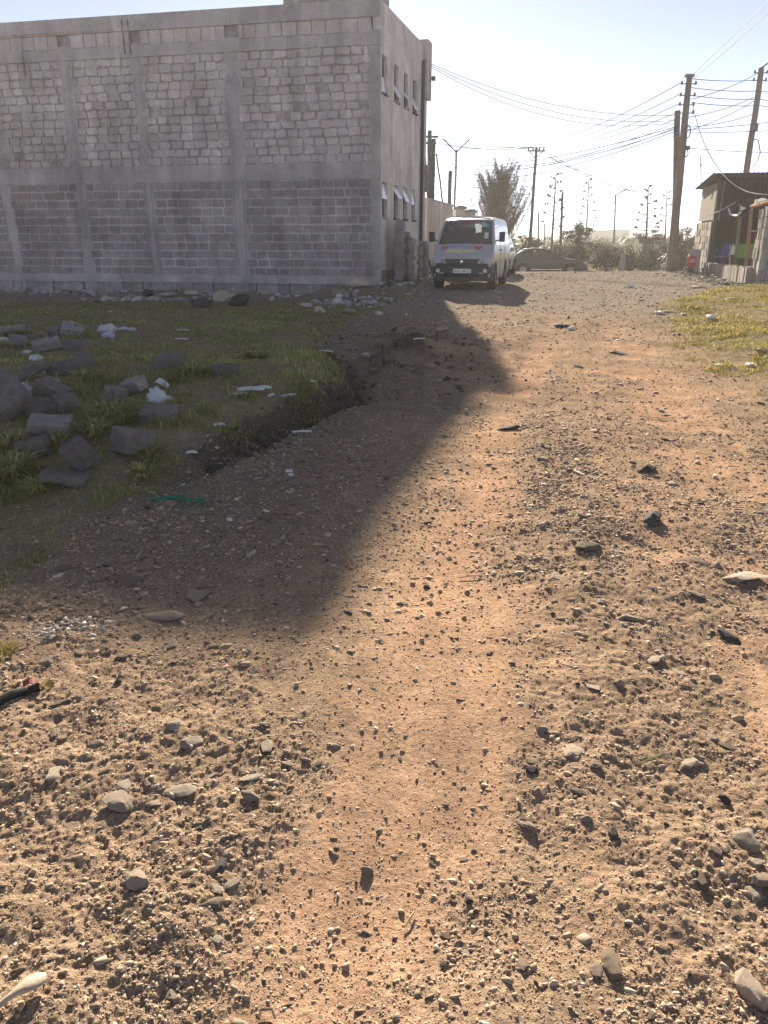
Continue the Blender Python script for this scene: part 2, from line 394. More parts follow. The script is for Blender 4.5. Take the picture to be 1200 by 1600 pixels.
def gravel(name, n, sampler, rlo, rhi, pw, pal, wts, sub=1, sink=.40, flat=.6, tilt=.2, label=None):
    """n loose little stones as one mesh"""
    shapes = [rock_shape(sub, _rs, flat, .34) for _ in range(10)]
    x, y = sampler(n); n = len(x)
    u = _rs.random(n); rr = rlo*(1-u+u*(rlo/rhi)**pw)**(-1/pw)
    rr = rr*np.clip(y/4.0, .75, 3.0) if rhi < .03 else rr
    z = hz(x, y)
    Vs = []; Fs = []; Cs = []; off = 0
    k = _rs.integers(0, 10, n); pal = np.array(pal); pi = _rs.choice(len(pal), n, p=np.array(wts)/sum(wts))
    for s in range(10):
        idx = np.nonzero(k == s)[0]
        V, F = shapes[s]
        a = _rs.uniform(0, 2*np.pi, len(idx)); tx = _rs.normal(0, tilt, len(idx)); ty = _rs.normal(0, tilt, len(idx))
        P = V[None]*rr[idx][:, None, None]*_rs.uniform(.75, 1.25, (len(idx), 1, 3))
        # tilt then spin
        X, Y_, Z = P[..., 0], P[..., 1], P[..., 2]
        Y2 = Y_*np.cos(tx)[:, None]-Z*np.sin(tx)[:, None]; Z2 = Y_*np.sin(tx)[:, None]+Z*np.cos(tx)[:, None]
        X2 = X*np.cos(ty)[:, None]+Z2*np.sin(ty)[:, None]; Z3 = -X*np.sin(ty)[:, None]+Z2*np.cos(ty)[:, None]
        X4 = X2*np.cos(a)[:, None]-Y2*np.sin(a)[:, None]; Y4 = X2*np.sin(a)[:, None]+Y2*np.cos(a)[:, None]
        P = np.stack([X4+x[idx][:, None], Y4+y[idx][:, None], Z3+(z[idx]+rr[idx]*flat*(1-2*sink))[:, None]], -1)
        Vs.append(P.reshape(-1, 3)); nv = len(V)
        Fs.append((F[None]+(np.arange(len(idx))*nv)[:, None, None]+off).reshape(-1, 3)); off += nv*len(idx)
        c = pal[pi[idx]]*_rs.uniform(.75, 1.25, (len(idx), 1)); Cs.append(np.repeat(c, nv, 0))
    me = mesh_np(name, np.concatenate(Vs), np.concatenate(Fs), np.concatenate(Cs))
    o = link(name, me, mat('gravel', (1, 1, 1), .9, .22, 45, .35, 160, tint=True, dist=.004, spec=.2))
    return tag(o, label, kind='stuff')
def road_sampler(ylo, yhi, xl=-.80, xr=.80, bias=1.0, ramp=0, band=0):
    def f(n):
        X = []; Y = []
        tot = 0
        while tot < n:
            m = n*3
            y = ylo*(yhi/ylo)**_rs.random(m) if bias else _rs.uniform(ylo, yhi, m)
            x = (xl+(xr-xl)*_rs.random(m))*(y*.68+.55)/.8
            if band: x = np.sign(x)*(y*.68+.5+band*_rs.random(m))
            o, g, gr, so = masks(x, y)
            cl = sst(-.15, .55, fbm(x*3.7, y*3.7, 77, 3))
            p = (.18+.70*g*(.25+.75*cl)+.10*cl)*(1-.78*gr)*(1-.68*o)*(1-.45*so)
            if ramp: p = p*sst(ylo, ylo+ramp, y)*sst(yhi, yhi-ramp, y)
            keep = _rs.random(m) < p
            X.append(x[keep]); Y.append(y[keep]); tot += keep.sum()
        return np.concatenate(X)[:n], np.concatenate(Y)[:n]
    return f
PAL = [(.52, .40, .29), (.42, .32, .23), (.27, .215, .165), (.09, .078, .066), (.70, .60, .48), (.50, .35, .225)]
gravel('gravel', 105000, road_sampler(.95, 7, ramp=.0), .0026, .018, 2.15, PAL, [5, 5, 3, .8, 1.3, 2.5], sub=1, flat=.45, label='fine loose gravel scattered over the near part of dirt road')
gravel('side_gravel', 26000, road_sampler(.95, 8, band=2.0), .0035, .018, 2.1, PAL, [5, 5, 3, .8, 1.3, 2.5], sub=1, flat=.45, label='fine loose gravel along both edges of the near road')
gravel('far_gravel', 48000, road_sampler(2.2, 16, ramp=2.2), .0055, .030, 2.6, PAL, [5, 5, 3, .9, 1.8, 2.5], sub=1, flat=.42, label='loose gravel scattered over the middle of dirt road')
gravel('distant_gravel', 18000, road_sampler(10, 35.5, bias=.0, ramp=3), .016, .06, 2.2, PAL, [4, 4, 3, 1, 2, 2], sub=1, flat=.42, label='loose gravel over the far end of dirt road')
FPAL = [(.54, .43, .32), (.46, .36, .26), (.36, .29, .22), (.62, .53, .42)]
gravel('stone_flakes', 2200, road_sampler(.95, 9), .008, .028, 2.2, FPAL, [2, 4, 4, .5], sub=1, sink=.36, flat=.34, tilt=.38, label='flat stone flakes bedded in the dirt road')
def patch_sampler(cx, cy, rx, ry, a=0):
    def f(n):
        r = np.sqrt(_rs.random(n))*(.5+.5*_rs.random(n)); t = _rs.uniform(0, 2*np.pi, n)
        x = r*np.cos(t)*rx; y = r*np.sin(t)*ry
        return cx+x*math.cos(a)-y*math.sin(a), cy+x*math.sin(a)+y*math.cos(a)
    return f
px, py, _ = ground(105, 985)
gravel('pale_stone_flakes', 230, patch_sampler(px, py, .22, .13, .2), .006, .028, 1.6, [(.72, .66, .57), (.6, .54, .46)], [2, 1], sub=1, sink=.3, flat=.35, label='patch of pale broken stone flakes at the edge of building shadow')
# rubble along the foot of the building
def rub_sampler(n):
    s = np.concatenate([_rs.normal(0.3, 1.3, int(n*.55)), _rs.uniform(1.5, 13.5, n-int(n*.55))])
    d = np.abs(_rs.normal(0, .55, n))+.08
    x = -.1-.977*s-.214*d; y = 26+.214*s-.977*d
    return x, y
gravel('rubble', 1500, rub_sampler, .05, .21, 2.0, [(.42, .39, .36), (.55, .52, .48), (.24, .22, .2), (.66, .62, .57)], [4, 3, 2, 1.5], sub=1, sink=.3, label='broken stone rubble along the foot of block wall')
def rub2(n):
    r = _rs.normal(0, 1, n)*.9+2.2; d = np.abs(_rs.normal(0, .5, n))+.05
    return -.1+.264*r+.964*d, 26+.964*r-.264*d
gravel('rubble_heap', 620, rub2, .05, .20, 2.0, [(.42, .39, .36), (.55, .52, .48), (.24, .22, .2)], [4, 3, 2], sub=1, sink=.3, label='broken stone rubble beside the plastered side wall')
cx_, cy_, _ = ground(560, 474)
gravel('corner_rubble', 300, patch_sampler(cx_, cy_, 2.0, 1.7), .05, .19, 2.0, [(.42, .39, .36), (.56, .53, .49), (.26, .24, .22), (.66, .63, .58)], [4, 3, 2, 1.5], sub=1, sink=.28, label='broken pale stones spread over the heap at the building corner')
cx_, cy_, _ = ground(245, 470)
gravel('pale_rubble', 170, patch_sampler(cx_, cy_, 2.6, .55, -.1), .06, .24, 1.9, [(.42, .39, .36), (.56, .53, .49), (.26, .24, .22)], [4, 3, 2], sub=1, sink=.28, label='line of pale rubble before the left part of block wall')
def rub3(n):
    t = _rs.uniform(-8.6, .6, n); d = np.abs(_rs.normal(0, .5, n))
    return 13.1+.19*t-.98*d-.2, 33+.98*t+.19*d
gravel('wall_foot_rubble', 900, rub3, .03, .13, 2.0, [(.30, .27, .23), (.42, .38, .32), (.12, .11, .1)], [4, 3, 3], sub=1, label='dark broken stone rubble along the low porch wall')

ROCKM = mat('loose_stone', (.42, .33, .25), .92, .45, 30, .9, 60, rnd=.42, dist=.012, spec=.2)
PALEM = mat('pale_stone', (.60, .50, .39), .9, .42, 30, .9, 60, rnd=.18, dist=.012, spec=.2)
DARKM = mat('dark_stone', (.085, .078, .074), .9, .4, 18, .6, 60, rnd=.3, dist=.006, spec=.25)
def rock_mesh(i, flat, big=False):
    V, F = rock_shape(4, _rs, flat, .0, 26)
    n = fbm(V[:, 0]*2.3+i*7, V[:, 1]*2.3+V[:, 2]*1.7, 90+i, 3); m = vn(V[:, 0]*5.1+i*3, V[:, 1]*5.1+V[:, 2]*4.3, 190+i); V = V*(1+.13*n[:, None]+.05*m[:, None]+.025*vn(V[:, 0]*13, V[:, 1]*13+V[:, 2]*11, 290+i)[:, None])
    return mesh_np('stone', V, F, None, False)
RM = [rock_mesh(i, [.6, .45, .7, .35, .55, .5, .8, .4, .62, .5][i]) for i in range(10)]
def rocks_with(m): 
    out = []
    for r in RM: c = r.copy(); c.materials.append(m); out.append(c)
    return out
RMS = {'n': rocks_with(ROCKM), 'p': rocks_with(PALEM), 'd': rocks_with(DARKM)}
def stone(x, y, r, k, mk, label, group=None, sink=.3, sc=(1, 1, 1), name='stone', cat='stone', rz=None, tilt=.2, dz=0):
    me = RMS[mk][k % 10]
    o = bpy.data.objects.new(name, me); COL.objects.link(o)
    o.scale = (r*sc[0], r*sc[1], r*sc[2])
    o.rotation_euler = (random.uniform(-tilt, tilt), random.uniform(-tilt, tilt), random.uniform(0, 6.28) if rz is None else rz)
    h = .5*r*sc[2]
    o.location = (x, y, gz(x, y)+h*(1-2*sink)+dz)
    return tag(o, label, cat, group)
# the large ones that can be told apart: (u, v, size, shape, kind, scale, label)
BIG = [
 (188, 1262, .062, 1, 'p', (1.0, 1.35, .8), 'large pale jagged stone in the gravel near the left edge'),
 (213, 1385, .055, 0, 'p', (1.15, 1.0, .8), 'pale rounded stone with pitted top below the jagged pale stone'),
 (240, 1262, .036, 3, 'p', (1.4, .8, .6), 'thin pale flake beside the large jagged stone'),
 (310, 1300, .022, 4, 'd', (1.2, .9, 1), 'small dark grey pebble among pale flakes'),
 (338, 1395, .034, 7, 'p', (.7, 1.5, .7), 'long tan stone half buried in dust left of centre'),
 (575, 1365, .030, 2, 'n', (1, 1, 1), 'triangular tan stone on the smooth orange wheel track'),
 (916, 1282, .030, 0, 'p', (1.1, .9, .8), 'smooth oval cream stone on the dirt at centre right'),
 (733, 1408, .017, 6, 'd', (1, 1, 1), 'single black pebble on the orange wheel track'),
 (1165, 1318, .052, 4, 'p', (1.2, 1.0, .8), 'topmost large pale stone in the row at right edge'),
 (1180, 1352, .045, 8, 'p', (1.1, .8, .7), 'flat grey stone below the topmost pale stone at right edge'),
 (1190, 1378, .050, 5, 'n', (1.3, .8, .7), 'grey flat stone between two others at right edge'),
 (1178, 1398, .052, 3, 'p', (1.2, .8, .8), 'lowest flat stone of the row at right edge'),
 (1130, 1250, .030, 2, 'd', (1.2, .9, 1.1), 'dark pointed stone beside gravel near the right edge'),
 (1172, 1555, .075, 9, 'p', (1.5, .9, .9), 'biggest yellowish stone in the bottom right corner'),
 (955, 1510, .050, 1, 'n', (1.4, .7, .8), 'tan ridged stone on the dirt near the bottom right'),
 (307, 932, .115, 3, 'n', (1.3, .9, .6), 'broad flat grey stone in the building shadow'),
 (255, 965, .10, 1, 'n', (1.5, .7, .5), 'long low grey slab stone just inside the shadow edge'),
 (270, 1008, .062, 3, 'p', (1.5, .6, .6), 'pale curved flake standing in the shadow edge'),
 (1160, 905, .15, 3, 'p', (1.7, .75, .42), 'wide flat buff stone sunk in dirt at the right edge'),
 (1010, 735, .11, 0, 'd', (1.3, .9, .8), 'dark stone standing proud of the middle gravel stripe'),
 (1018, 815, .10, 6, 'd', (1, 1, .9), 'blackish lump stone at lower end of the gravel stripe'),
 (918, 858, .085, 4, 'n', (1.3, .9, .8), 'brown lump stone beside gravel stripe'),
 (795, 670, .12, 4, 'd', (1.3, .9, .6), 'lone dark flat stone just right of the building shadow'),
 (940, 940, .045, 0, 'p', (1, 1, .8), 'rounded beige stone in the centre of the road'),
 (1140, 1000, .075, 1, 'd', (1.5, .7, .7), 'long dark stone right of the gravel stripe'),
 (1125, 572, .16, 3, 'p', (1.4, .8, .5), 'flat pale stone at the edge of the yellow grass'),
 (690, 517, .2, 5, 'n', (1.2, .9, .6), 'small lump of stone in the muddy ground'),
 (572, 558, .15, 0, 'p', (1.2, .9, .8), 'pale round stone lying in the muddy hollow'),
 (968, 553, .16, 5, 'd', (1.6, .8, .4), 'dark flat rock in the sunlit far part of road'),
]
for u, v, r, k, mk, sc, lb in BIG:
    x, y, z = ground(u, v); stone(x, y, r*.78, k, mk, lb, None, .36, sc)
# further loose stones, individuals of one kind
cnt = 0
sx, sy = road_sampler(1.15, 9.5)(6000)
u_ = _rs.random(len(sx))
for x, y, u0 in zip(sx, sy, u_):
    if cnt >= 165: break
    if abs(x) > .5*y+.1 and y < 3: continue
    r = .011+.024*u0**2.6
    if y > 3.2: r *= 1.5
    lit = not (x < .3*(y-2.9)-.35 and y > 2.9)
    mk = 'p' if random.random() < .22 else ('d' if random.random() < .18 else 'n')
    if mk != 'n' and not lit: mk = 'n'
    lab = {'n': 'brown grey stone lying loose on the sunlit dirt road', 'p': 'small pale stone lying loose on the sunlit dirt road', 'd': 'small blackish stone lying loose on the sunlit dirt road'}[mk] if lit else 'grey stone lying loose on the shaded part of dirt road'
    grp = {'n': 'brown stones loose on the road', 'p': 'pale stones loose on the road', 'd': 'blackish stones loose on the road'}[mk] if lit else 'stones loose on the shaded road'
    stone(x, y, r, random.randrange(10), mk, lab, grp, .38, (random.uniform(.9, 1.5), random.uniform(.7, 1.1), random.uniform(.45, .9)))
    cnt += 1

# bigger plates of broken rock, bedded flat in the stony strips
sx, sy = road_sampler(1.6, 10)(9000); cnt = 0; gm_ = masks(sx, sy); u_ = _rs.random(len(sx))
for x, y, g_, gr_, u0 in zip(sx, sy, gm_[1], gm_[2], u_):
    if cnt >= 95: break
    if g_ < .55 or gr_ > .2 or abs(x) > .52*y+.1: continue
    if min(math.hypot(x-a_, y-b_) for a_, b_ in ((.95, 1.5), (1.1, 4), (1.4, 6.5), (2.0, 9.5), (-.7, 2.2), (.4, 2.4))) > 1.3 and u0 > .35: continue
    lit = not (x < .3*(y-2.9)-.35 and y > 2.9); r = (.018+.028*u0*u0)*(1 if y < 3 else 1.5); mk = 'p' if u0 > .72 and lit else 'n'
    stone(x, y, r, random.choice((1, 3, 4, 5, 7, 9)), mk, ('flat pale rock plate bedded in the stony strip of road' if mk == 'p' else 'flat brown rock plate bedded in the stony strip of road') if lit else 'flat rock plate bedded in the shaded part of road',
          ('pale rock plates in the road' if mk == 'p' else 'brown rock plates in the road') if lit else 'rock plates in the shaded road', .5, (random.uniform(1.1, 1.7), random.uniform(.8, 1.1), random.uniform(.5, .8)), tilt=.28)
    cnt += 1

# ------------------------------------------------------------------ grass
def grass(name, sampler, n, hlo, hhi, width, pal, wts, label, lean=.9, ngroup=9):
    nt = n//ngroup
    x, y = sampler(nt)
    x = np.repeat(x, ngroup)+_rs.normal(0, .028, len(x)*ngroup)*np.repeat(np.clip(y/6, .7, 2.2), ngroup); y = np.repeat(y, ngroup)+_rs.normal(0, .028, len(y)*ngroup)
    n = len(x); z = hz(x, y)-.006
    hm = np.repeat(_rs.uniform(.35, 1.35, nt), ngroup)[:n]*(.70+.6*vn(x*1.4, y*1.4, 66))
    h = (hlo+(hhi-hlo)*_rs.random(n)**1.6)*hm
    a = _rs.uniform(0, 2*np.pi, n); le = _rs.uniform(.15, lean, n)*h*1.15
    dx, dy = np.cos(a), np.sin(a)
    sc = np.clip(y/7, .75, 2.6); w = width*sc*_rs.uniform(.6, 1.3, n)
    b = np.stack([x, y, z], 1); side = np.stack([-dy, dx, 0*dx], 1)*w[:, None]
    m = b+np.stack([dx*le*.38, dy*le*.38, h*.62], 1); t = b+np.stack([dx*le, dy*le, h*.85*_rs.uniform(.5, 1.05, n)], 1)
    V = np.stack([b-side, b+side, m+side*.7, m-side*.7, t], 1).reshape(-1, 3)
    base = (np.arange(n)*5)[:, None]
    F = np.concatenate([base+np.array([0, 1, 2]), base+np.array([0, 2, 3]), base+np.array([3, 2, 4])])
    pal = np.array(pal); pn = np.clip(.5+.9*fbm(x*.9, y*.9, 71, 3), 0, .999)
    pi = _rs.choice(len(pal), n, p=np.array(wts)/sum(wts))
    c = pal[pi]*_rs.uniform(.7, 1.3, (n, 1))*(.8+.45*pn[:, None])
    me = mesh_np(name, V, F, np.repeat(c, 5, 0))
    return tag(link(name, me, mat('grass_blade', (1, 1, 1), .6, .1, 20, tint=True, transl=.45, spec=.25)), label, kind='stuff')
def grass_sampler(ylo, yhi, side, pw=1.0):
    def f(n):
        X = []; Y = []; tot = 0
        while tot < n:
            m = n*4
            y = ylo+(yhi-ylo)*_rs.random(m)**pw
            if side < 0:
                xl = -(y*.62+1.0); xr = np.interp(y, EY, EX)+.7; x = xl+(xr-xl)*_rs.random(m)
                d = field_d(x, y)
            else:
                xl = np.interp(y, RGY, RGX)-1.0; xr = np.maximum(y*.56+1.2, xl+.5); x = xl+(xr-xl)*_rs.random(m)
                d = right_d(x, y)
            o, g, gr, so = masks(x, y)
            cl = sst(-.16, .38, fbm(x*1.9, y*1.9, 83, 3)+.40*vn(x*5, y*5, 84))
            edge = sst(0, .5, d)
            p = gr*(.03+.97*cl**1.5)+.05*(d > -.5)*sst(.2, .5, fbm(x*2.2, y*2.2, 85, 2))
            if side > 0: p = gr*(.1+.9*cl)
            k = _rs.random(m) < p
            X.append(x[k]); Y.append(y[k]); tot += k.sum()
        return np.concatenate(X)[:n], np.concatenate(Y)[:n]
    return f
GP = [(.24, .29, .08), (.34, .38, .10), (.46, .47, .16), (.58, .52, .26), (.36, .28, .15)]
grass('grass', grass_sampler(2.9, 7.2, -1), 64000, .02, .10, .0032, GP, [4, 5, 3, 2.2, 1.5], 'short scruffy green grass among the dark blocks', 1.3)
grass('far_grass', grass_sampler(7.0, 14.5, -1), 52000, .025, .11, .0034, GP, [4, 5, 3, 2.2, 1.5], 'scruffy green grass on the shaded plot', 1.3)
grass('distant_grass', grass_sampler(14, 25, -1), 30000, .03, .11, .0036, GP, [5, 5, 2, 1, 1.2], 'dull green grass in front of the block wall', 1.2)
GY = [(.26, .24, .04), (.33, .28, .05), (.38, .27, .06), (.20, .22, .035), (.30, .20, .07)]
grass('sunlit_grass', grass_sampler(7.0, 24, 1), 90000, .02, .10, .0028, GY, [4, 4, 3, 2, 1.6], 'short yellow green grass in sunlight on the right bank', 1.3)
def tuft_sampler(u, v, rx, ry):
    x, y, _ = ground(u, v); return patch_sampler(x, y, rx, ry)
grass('grass_tuft', tuft_sampler(5, 1022, .06, .05), 260, .02, .06, .002, GY, [1, 1, 1, 1, 0], 'small yellow green grass tuft at the shadow edge', 1.2)

def clod_sampler(n):
    y = np.concatenate([_rs.uniform(5.2, 8.6, n//2), _rs.normal(10.7, 1.5, n-n//2)]); x = np.where(np.arange(n) < n//2, np.interp(y, EY, EX)+_rs.normal(.02, .10, n), .35+_rs.normal(0, .65, n))
    return x, y
gravel('soil_clods', 900, clod_sampler, .012, .085, 1.9, [(.09, .075, .062), (.14, .115, .095), (.06, .05, .043)], [3, 2, 2], sub=1, flat=.65, label='dark clods of earth along the eroded bank and muddy hollow')
def weed(u, v, r, n, h, label):
    x, y, z = ground(u, v); a = _rs.uniform(0, 2*np.pi, n); d = r*np.sqrt(_rs.random(n)); bx, by = x+d*.45*np.cos(a), y+d*.45*np.sin(a)
    hh = h*_rs.uniform(.4, 1.1, n); ox, oy = np.cos(a)*d, np.sin(a)*d; b = np.stack([bx, by, hz(bx, by)-.005], 1); s = np.stack([-np.sin(a), np.cos(a), 0*a], 1)*(.005*_rs.uniform(.7, 1.8, n))[:, None]
    m = b+np.stack([ox*.4, oy*.4, hh*.7], 1); t = b+np.stack([ox*1.1, oy*1.1, hh*_rs.uniform(.5, 1.0, n)], 1)
    V = np.stack([b-s*.5, b+s*.5, m+s, m-s, t], 1).reshape(-1, 3); base = (np.arange(n)*5)[:, None]
    F = np.concatenate([base+np.array([0, 1, 2]), base+np.array([0, 2, 3]), base+np.array([3, 2, 4])]); pal = np.array(GP[:4]); c = pal[_rs.integers(0, 4, n)]*_rs.uniform(.6, 1.2, (n, 1))
    tag(link('weed_clump', mesh_np('weed_clump', V, F, np.repeat(c, 5, 0)), MATS['grass_blade']), label, 'weed', 'weed clumps among the dark blocks')
for (u, v, r, n, h) in ((170, 655, .20, 260, .16), (150, 680, .18, 220, .14), (20, 745, .20, 260, .15), (10, 705, .16, 200, .16), (30, 620, .15, 160, .18), (90, 702, .10, 120, .12), (190, 660, .16, 200, .14), (135, 600, .14, 160, .15), (235, 715, .14, 160, .10), (300, 585, .2, 240, .14), (400, 560, .2, 240, .12), (60, 770, .14, 160, .10), (225, 745, .12, 120, .08), (20, 525, .3, 260, .16)):
    weed(u, v, r, n, h, 'leafy green weed clump growing among the dumped dark blocks')
# ------------------------------------------------------------------ the two storey block building
C0 = Vector((-.1, 26, 0)); DL = Vector((-.9768, .2142, 0)); NF = Vector((-.2142, -.9768, 0))
DR = Vector((.264, .9645, 0)); NR = Vector((.9645, -.264, 0)); UP = Vector((0, 0, 1))
H = 8.16; SLEN = 17.0; RLEN = 6.45
ML = Matrix((DL, NF, UP)).transposed(); MR = Matrix((DR, NR, UP)).transposed()
def WL(s, d, z): return C0+DL*s+NF*d+UP*z
def WR(r, d, z): return C0+DR*r+NR*d+UP*z
def boxL(mb, s0, s1, d0, d1, z0, z1, col=None): mb.box(WL((s0+s1)/2, (d0+d1)/2, (z0+z1)/2), (abs(s1-s0), abs(d1-d0), z1-z0), ML, col)
def boxR(mb, r0, r1, d0, d1, z0, z1, col=None): mb.box(WR((r0+r1)/2, (d0+d1)/2, (z0+z1)/2), (abs(r1-r0), abs(d1-d0), z1-z0), MR, col)
bld = empty('block_building', (-.1, 26, 0), 0, 'two storey building of bare grey stone blocks with a plastered beige side', 'building')
def part(mb, name, m, parent, bevel=0, smooth=False):
    """build with world coordinates under an empty or mesh parent"""
    o = mb.build(name, m, None, bevel, smooth); o.parent = parent
    o.matrix_parent_inverse = parent_matrix(parent).inverted(); return o
def parent_matrix(p):
    m = Matrix.LocRotScale(p.location, p.rotation_euler, p.scale)
    if p.parent is not None: m = parent_matrix(p.parent) @ p.matrix_parent_inverse @ m
    return m
def block_material(name, mortar, sc=3.5, lo=.52, hi=.68):
    m = mat(name, (1, 1, 1), .95, .20, 9, .5, 22, tint=True, dist=.02, spec=.15)
    N = m.node_tree.nodes; L = m.node_tree.links; P = N['Principled BSDF']
    src = P.inputs['Base Color'].links[0].from_socket
    tc = N.new('ShaderNodeTexCoord')
    nz = N.new('ShaderNodeTexNoise'); nz.inputs['Scale'].default_value = sc; nz.inputs['Detail'].default_value = 7; nz.inputs['Roughness'].default_value = .7
    L.new(tc.outputs['Object'], nz.inputs['Vector'])
    r = N.new('ShaderNodeMapRange'); r.inputs[1].default_value = lo; r.inputs[2].default_value = hi; L.new(nz.outputs['Fac'], r.inputs[0])
    x = N.new('ShaderNodeMix'); x.data_type = 'RGBA'; L.new(r.outputs[0], x.inputs[0]); L.new(src, x.inputs[6]); x.inputs[7].default_value = (*mortar, 1)
    # damp streaks running down
    mp = N.new('ShaderNodeMapping'); mp.inputs['Scale'].default_value = (2.2, 2.2, .22); L.new(tc.outputs['Object'], mp.inputs['Vector'])
    n2 = N.new('ShaderNodeTexNoise'); n2.inputs['Scale'].default_value = 1.0; n2.inputs['Detail'].default_value = 5; L.new(mp.outputs[0], n2.inputs['Vector'])
    r2 = N.new('ShaderNodeMapRange'); r2.inputs[1].default_value = .3; r2.inputs[2].default_value = .7; r2.inputs[3].default_value = .80; r2.inputs[4].default_value = 1.14; L.new(n2.outputs['Fac'], r2.inputs[0])
    n3 = N.new('ShaderNodeTexNoise'); n3.inputs['Scale'].default_value = .8; n3.inputs['Detail'].default_value = 6; n3.inputs['Roughness'].default_value = .7; L.new(tc.outputs['Object'], n3.inputs['Vector'])
    r3 = N.new('ShaderNodeMapRange'); r3.inputs[1].default_value = .32; r3.inputs[2].default_value = .68; r3.inputs[3].default_value = .74; r3.inputs[4].default_value = 1.2; L.new(n3.outputs['Fac'], r3.inputs[0])
    mm = N.new('ShaderNodeMath'); mm.operation = 'MULTIPLY'; L.new(r2.outputs[0], mm.inputs[0]); L.new(r3.outputs[0], mm.inputs[1])
    s = N.new('ShaderNodeVectorMath'); s.operation = 'SCALE'; L.new(x.outputs[2], s.inputs[0]); L.new(mm.outputs[0], s.inputs['Scale'])
    t = N.new('ShaderNodeVectorMath'); t.operation = 'MULTIPLY'; t.inputs[1].default_value = (1.09, 1.0, .96); L.new(s.outputs[0], t.inputs[0]); L.new(t.outputs[0], P.inputs['Base Color']); return m
LOWM = block_material('lower_blocks', (.42, .40, .39), 4.5, .54, .72); UPM = block_material('upper_blocks', (.45, .425, .41), 4, .50, .62)
CONC = block_material('rendered_concrete', (.44, .42, .41), 3, .4, .7)
COLS_S = [(.0, .34), (4.45, .52), (7.74, .36), (10.26, .42), (13.1, .4), (16.2, .4)]
random.seed(21)
def course_wall(mb, mor, s0, s1, z0, z1, hgt, dface, dm, gap, lo, hi, irr, mort_col, lens=(.36, .46)):
    """one bay of roughly cut blocks, each with wobbling corners, over a mortar bed"""
    n = max(1, round((z1-z0)/hgt)); hh = (z1-z0)/n
    boxL(mor, s0, s1, -.06, dm, z0, z1, mort_col)
    for i in range(n):
        zb = z0+i*hh; s = s0-random.uniform(0, .3)
        while s < s1-.05:
            ln = random.uniform(*lens); a = max(s, s0-random.uniform(-.02, .12)); b = min(s+ln, s1+random.uniform(-.02, .12)); s += ln
            if b-a < .06: continue
            g = gap*random.uniform(.6, 1.5); d = dface+random.uniform(-.006, .010)
            k = random.uniform(lo, hi); warm = random.uniform(.97, 1.04); c = (k*warm*1.03, k*.985, k*.955)
            if random.random() < .08: c = (c[0]*1.03, c[1]*.975, c[2]*.95)
            j = lambda: random.uniform(-irr, irr)
            if lo > .3 and random.random() < .02: continue
            # octagonal outline: chipped corners
            x0, x1, y0, y1 = a+g, b-g, zb+g, zb+hh-g; e = min(.3*(x1-x0), irr*2.2+.01)
            o = [(x0+e*random.random(), y0+j()), (x1-e*random.random(), y0+j()), (x1+j(), y0+e*random.random()), (x1+j(), y1-e*random.random()),
                 (x1-e*random.random(), y1+j()), (x0+e*random.random(), y1+j()), (x0+j(), y1-e*random.random()), (x0+j(), y0+e*random.random())]
            f = [WL(p, d+random.uniform(-.004, .004), q) for p, q in o]
            bk = [WL(p, -.02, q) for p, q in o]
            mb.add(f+bk, [tuple(range(8))]+[(i2, i2+8, (i2+1) % 8+8, (i2+1) % 8) for i2 in range(8)], c)
low = MB(); lowm = MB(); up = MB(); upm = MB()
for (a, wa), (b, wb) in zip(COLS_S[:-1], COLS_S[1:]):
    course_wall(low, lowm, a+wa, b, .42, 3.36, .262, .014, .0, .020, .27, .36, .014, (.56, .54, .53))
    course_wall(up, upm, a+wa, b, 3.84, 7.0, .252, .022, .004, .020, .46, .58, .026, (.33, .31, .30))
    course_wall(up, upm, a+wa, b, 7.32, 7.72, .27, .02, .004, .02, .46, .55, .016, (.38, .36, .35), (.40, .52))
# core, so that the walls have their thickness
core = MB()
pts = [WL(0, -.07, 0), WL(SLEN, -.07, 0), WL(SLEN, -.3, 0), WL(.3, -.3, 0)]
boxL(core, .3, SLEN, -.30, -.065, -.4, H, (.25, .24, .23)); boxL(core, SLEN-.25, SLEN, -RLEN, -.31, -.4, H, (.25, .24, .23))
boxL(core, .3, SLEN-.3, -RLEN-1, -RLEN-.8, -.4, H, (.25, .24, .23)); boxL(core, .3, SLEN-.3, -RLEN-.79, -.31, 7.5, 7.7, (.25, .24, .23))
part(core, 'wall', CONC, bld)
part(low, 'lower_blockwork', LOWM, bld); part(lowm, 'lower_mortar_bed', LOWM, bld)
part(up, 'upper_blockwork', UPM, bld); part(upm, 'upper_mortar_bed', UPM, bld)
for i, (a, w) in enumerate(COLS_S):
    c = MB(); n = 16; 
    for k in range(n):
        z0 = -.35+(7.75)*k/n; z1 = -.35+7.75*(k+1)/n; j = random.uniform(-.02, .02)
        boxL(c, a-random.uniform(0, .05) if a > 0 else .003, a+w+random.uniform(0, .05), -.05, .006+random.uniform(0, .006), z0, z1+.001, tuple([random.uniform(.38, .45)]*3))
    part(c, 'column', CONC, bld)
    if a in (4.45, 7.74):      # concrete that leaked out beside the shuttering
        e = MB(); boxL(e, a+w*.28, a+w*.42, .011, .04, -.1, 3.3, (.50, .48, .47)); boxL(e, a+w*.86, a+w*.96, .011, .035, .2, 3.3, (.40, .39, .38)); part(e, 'shutter_ridge', CONC, bld)
def beam(name, z0, z1, d, k, s1=SLEN):
    b = MB(); s = .004
    while s < s1:
        e = min(s1, s+random.uniform(1.6, 2.6)); kk = k*random.uniform(.9, 1.1); boxL(b, s, e-.004, -.05, d+random.uniform(0, .006), z0, z1, (kk, kk*.98, kk*.97)); s = e
    return part(b, name, CONC, bld)
beam('floor_slab', 3.36, 3.84, .030, .43); beam('ring_beam', 7.0, 7.32, .040, .43); beam('plinth_beam', .18, .42, .07, .44); beam('parapet_cap', 7.72, H, .05, .43)
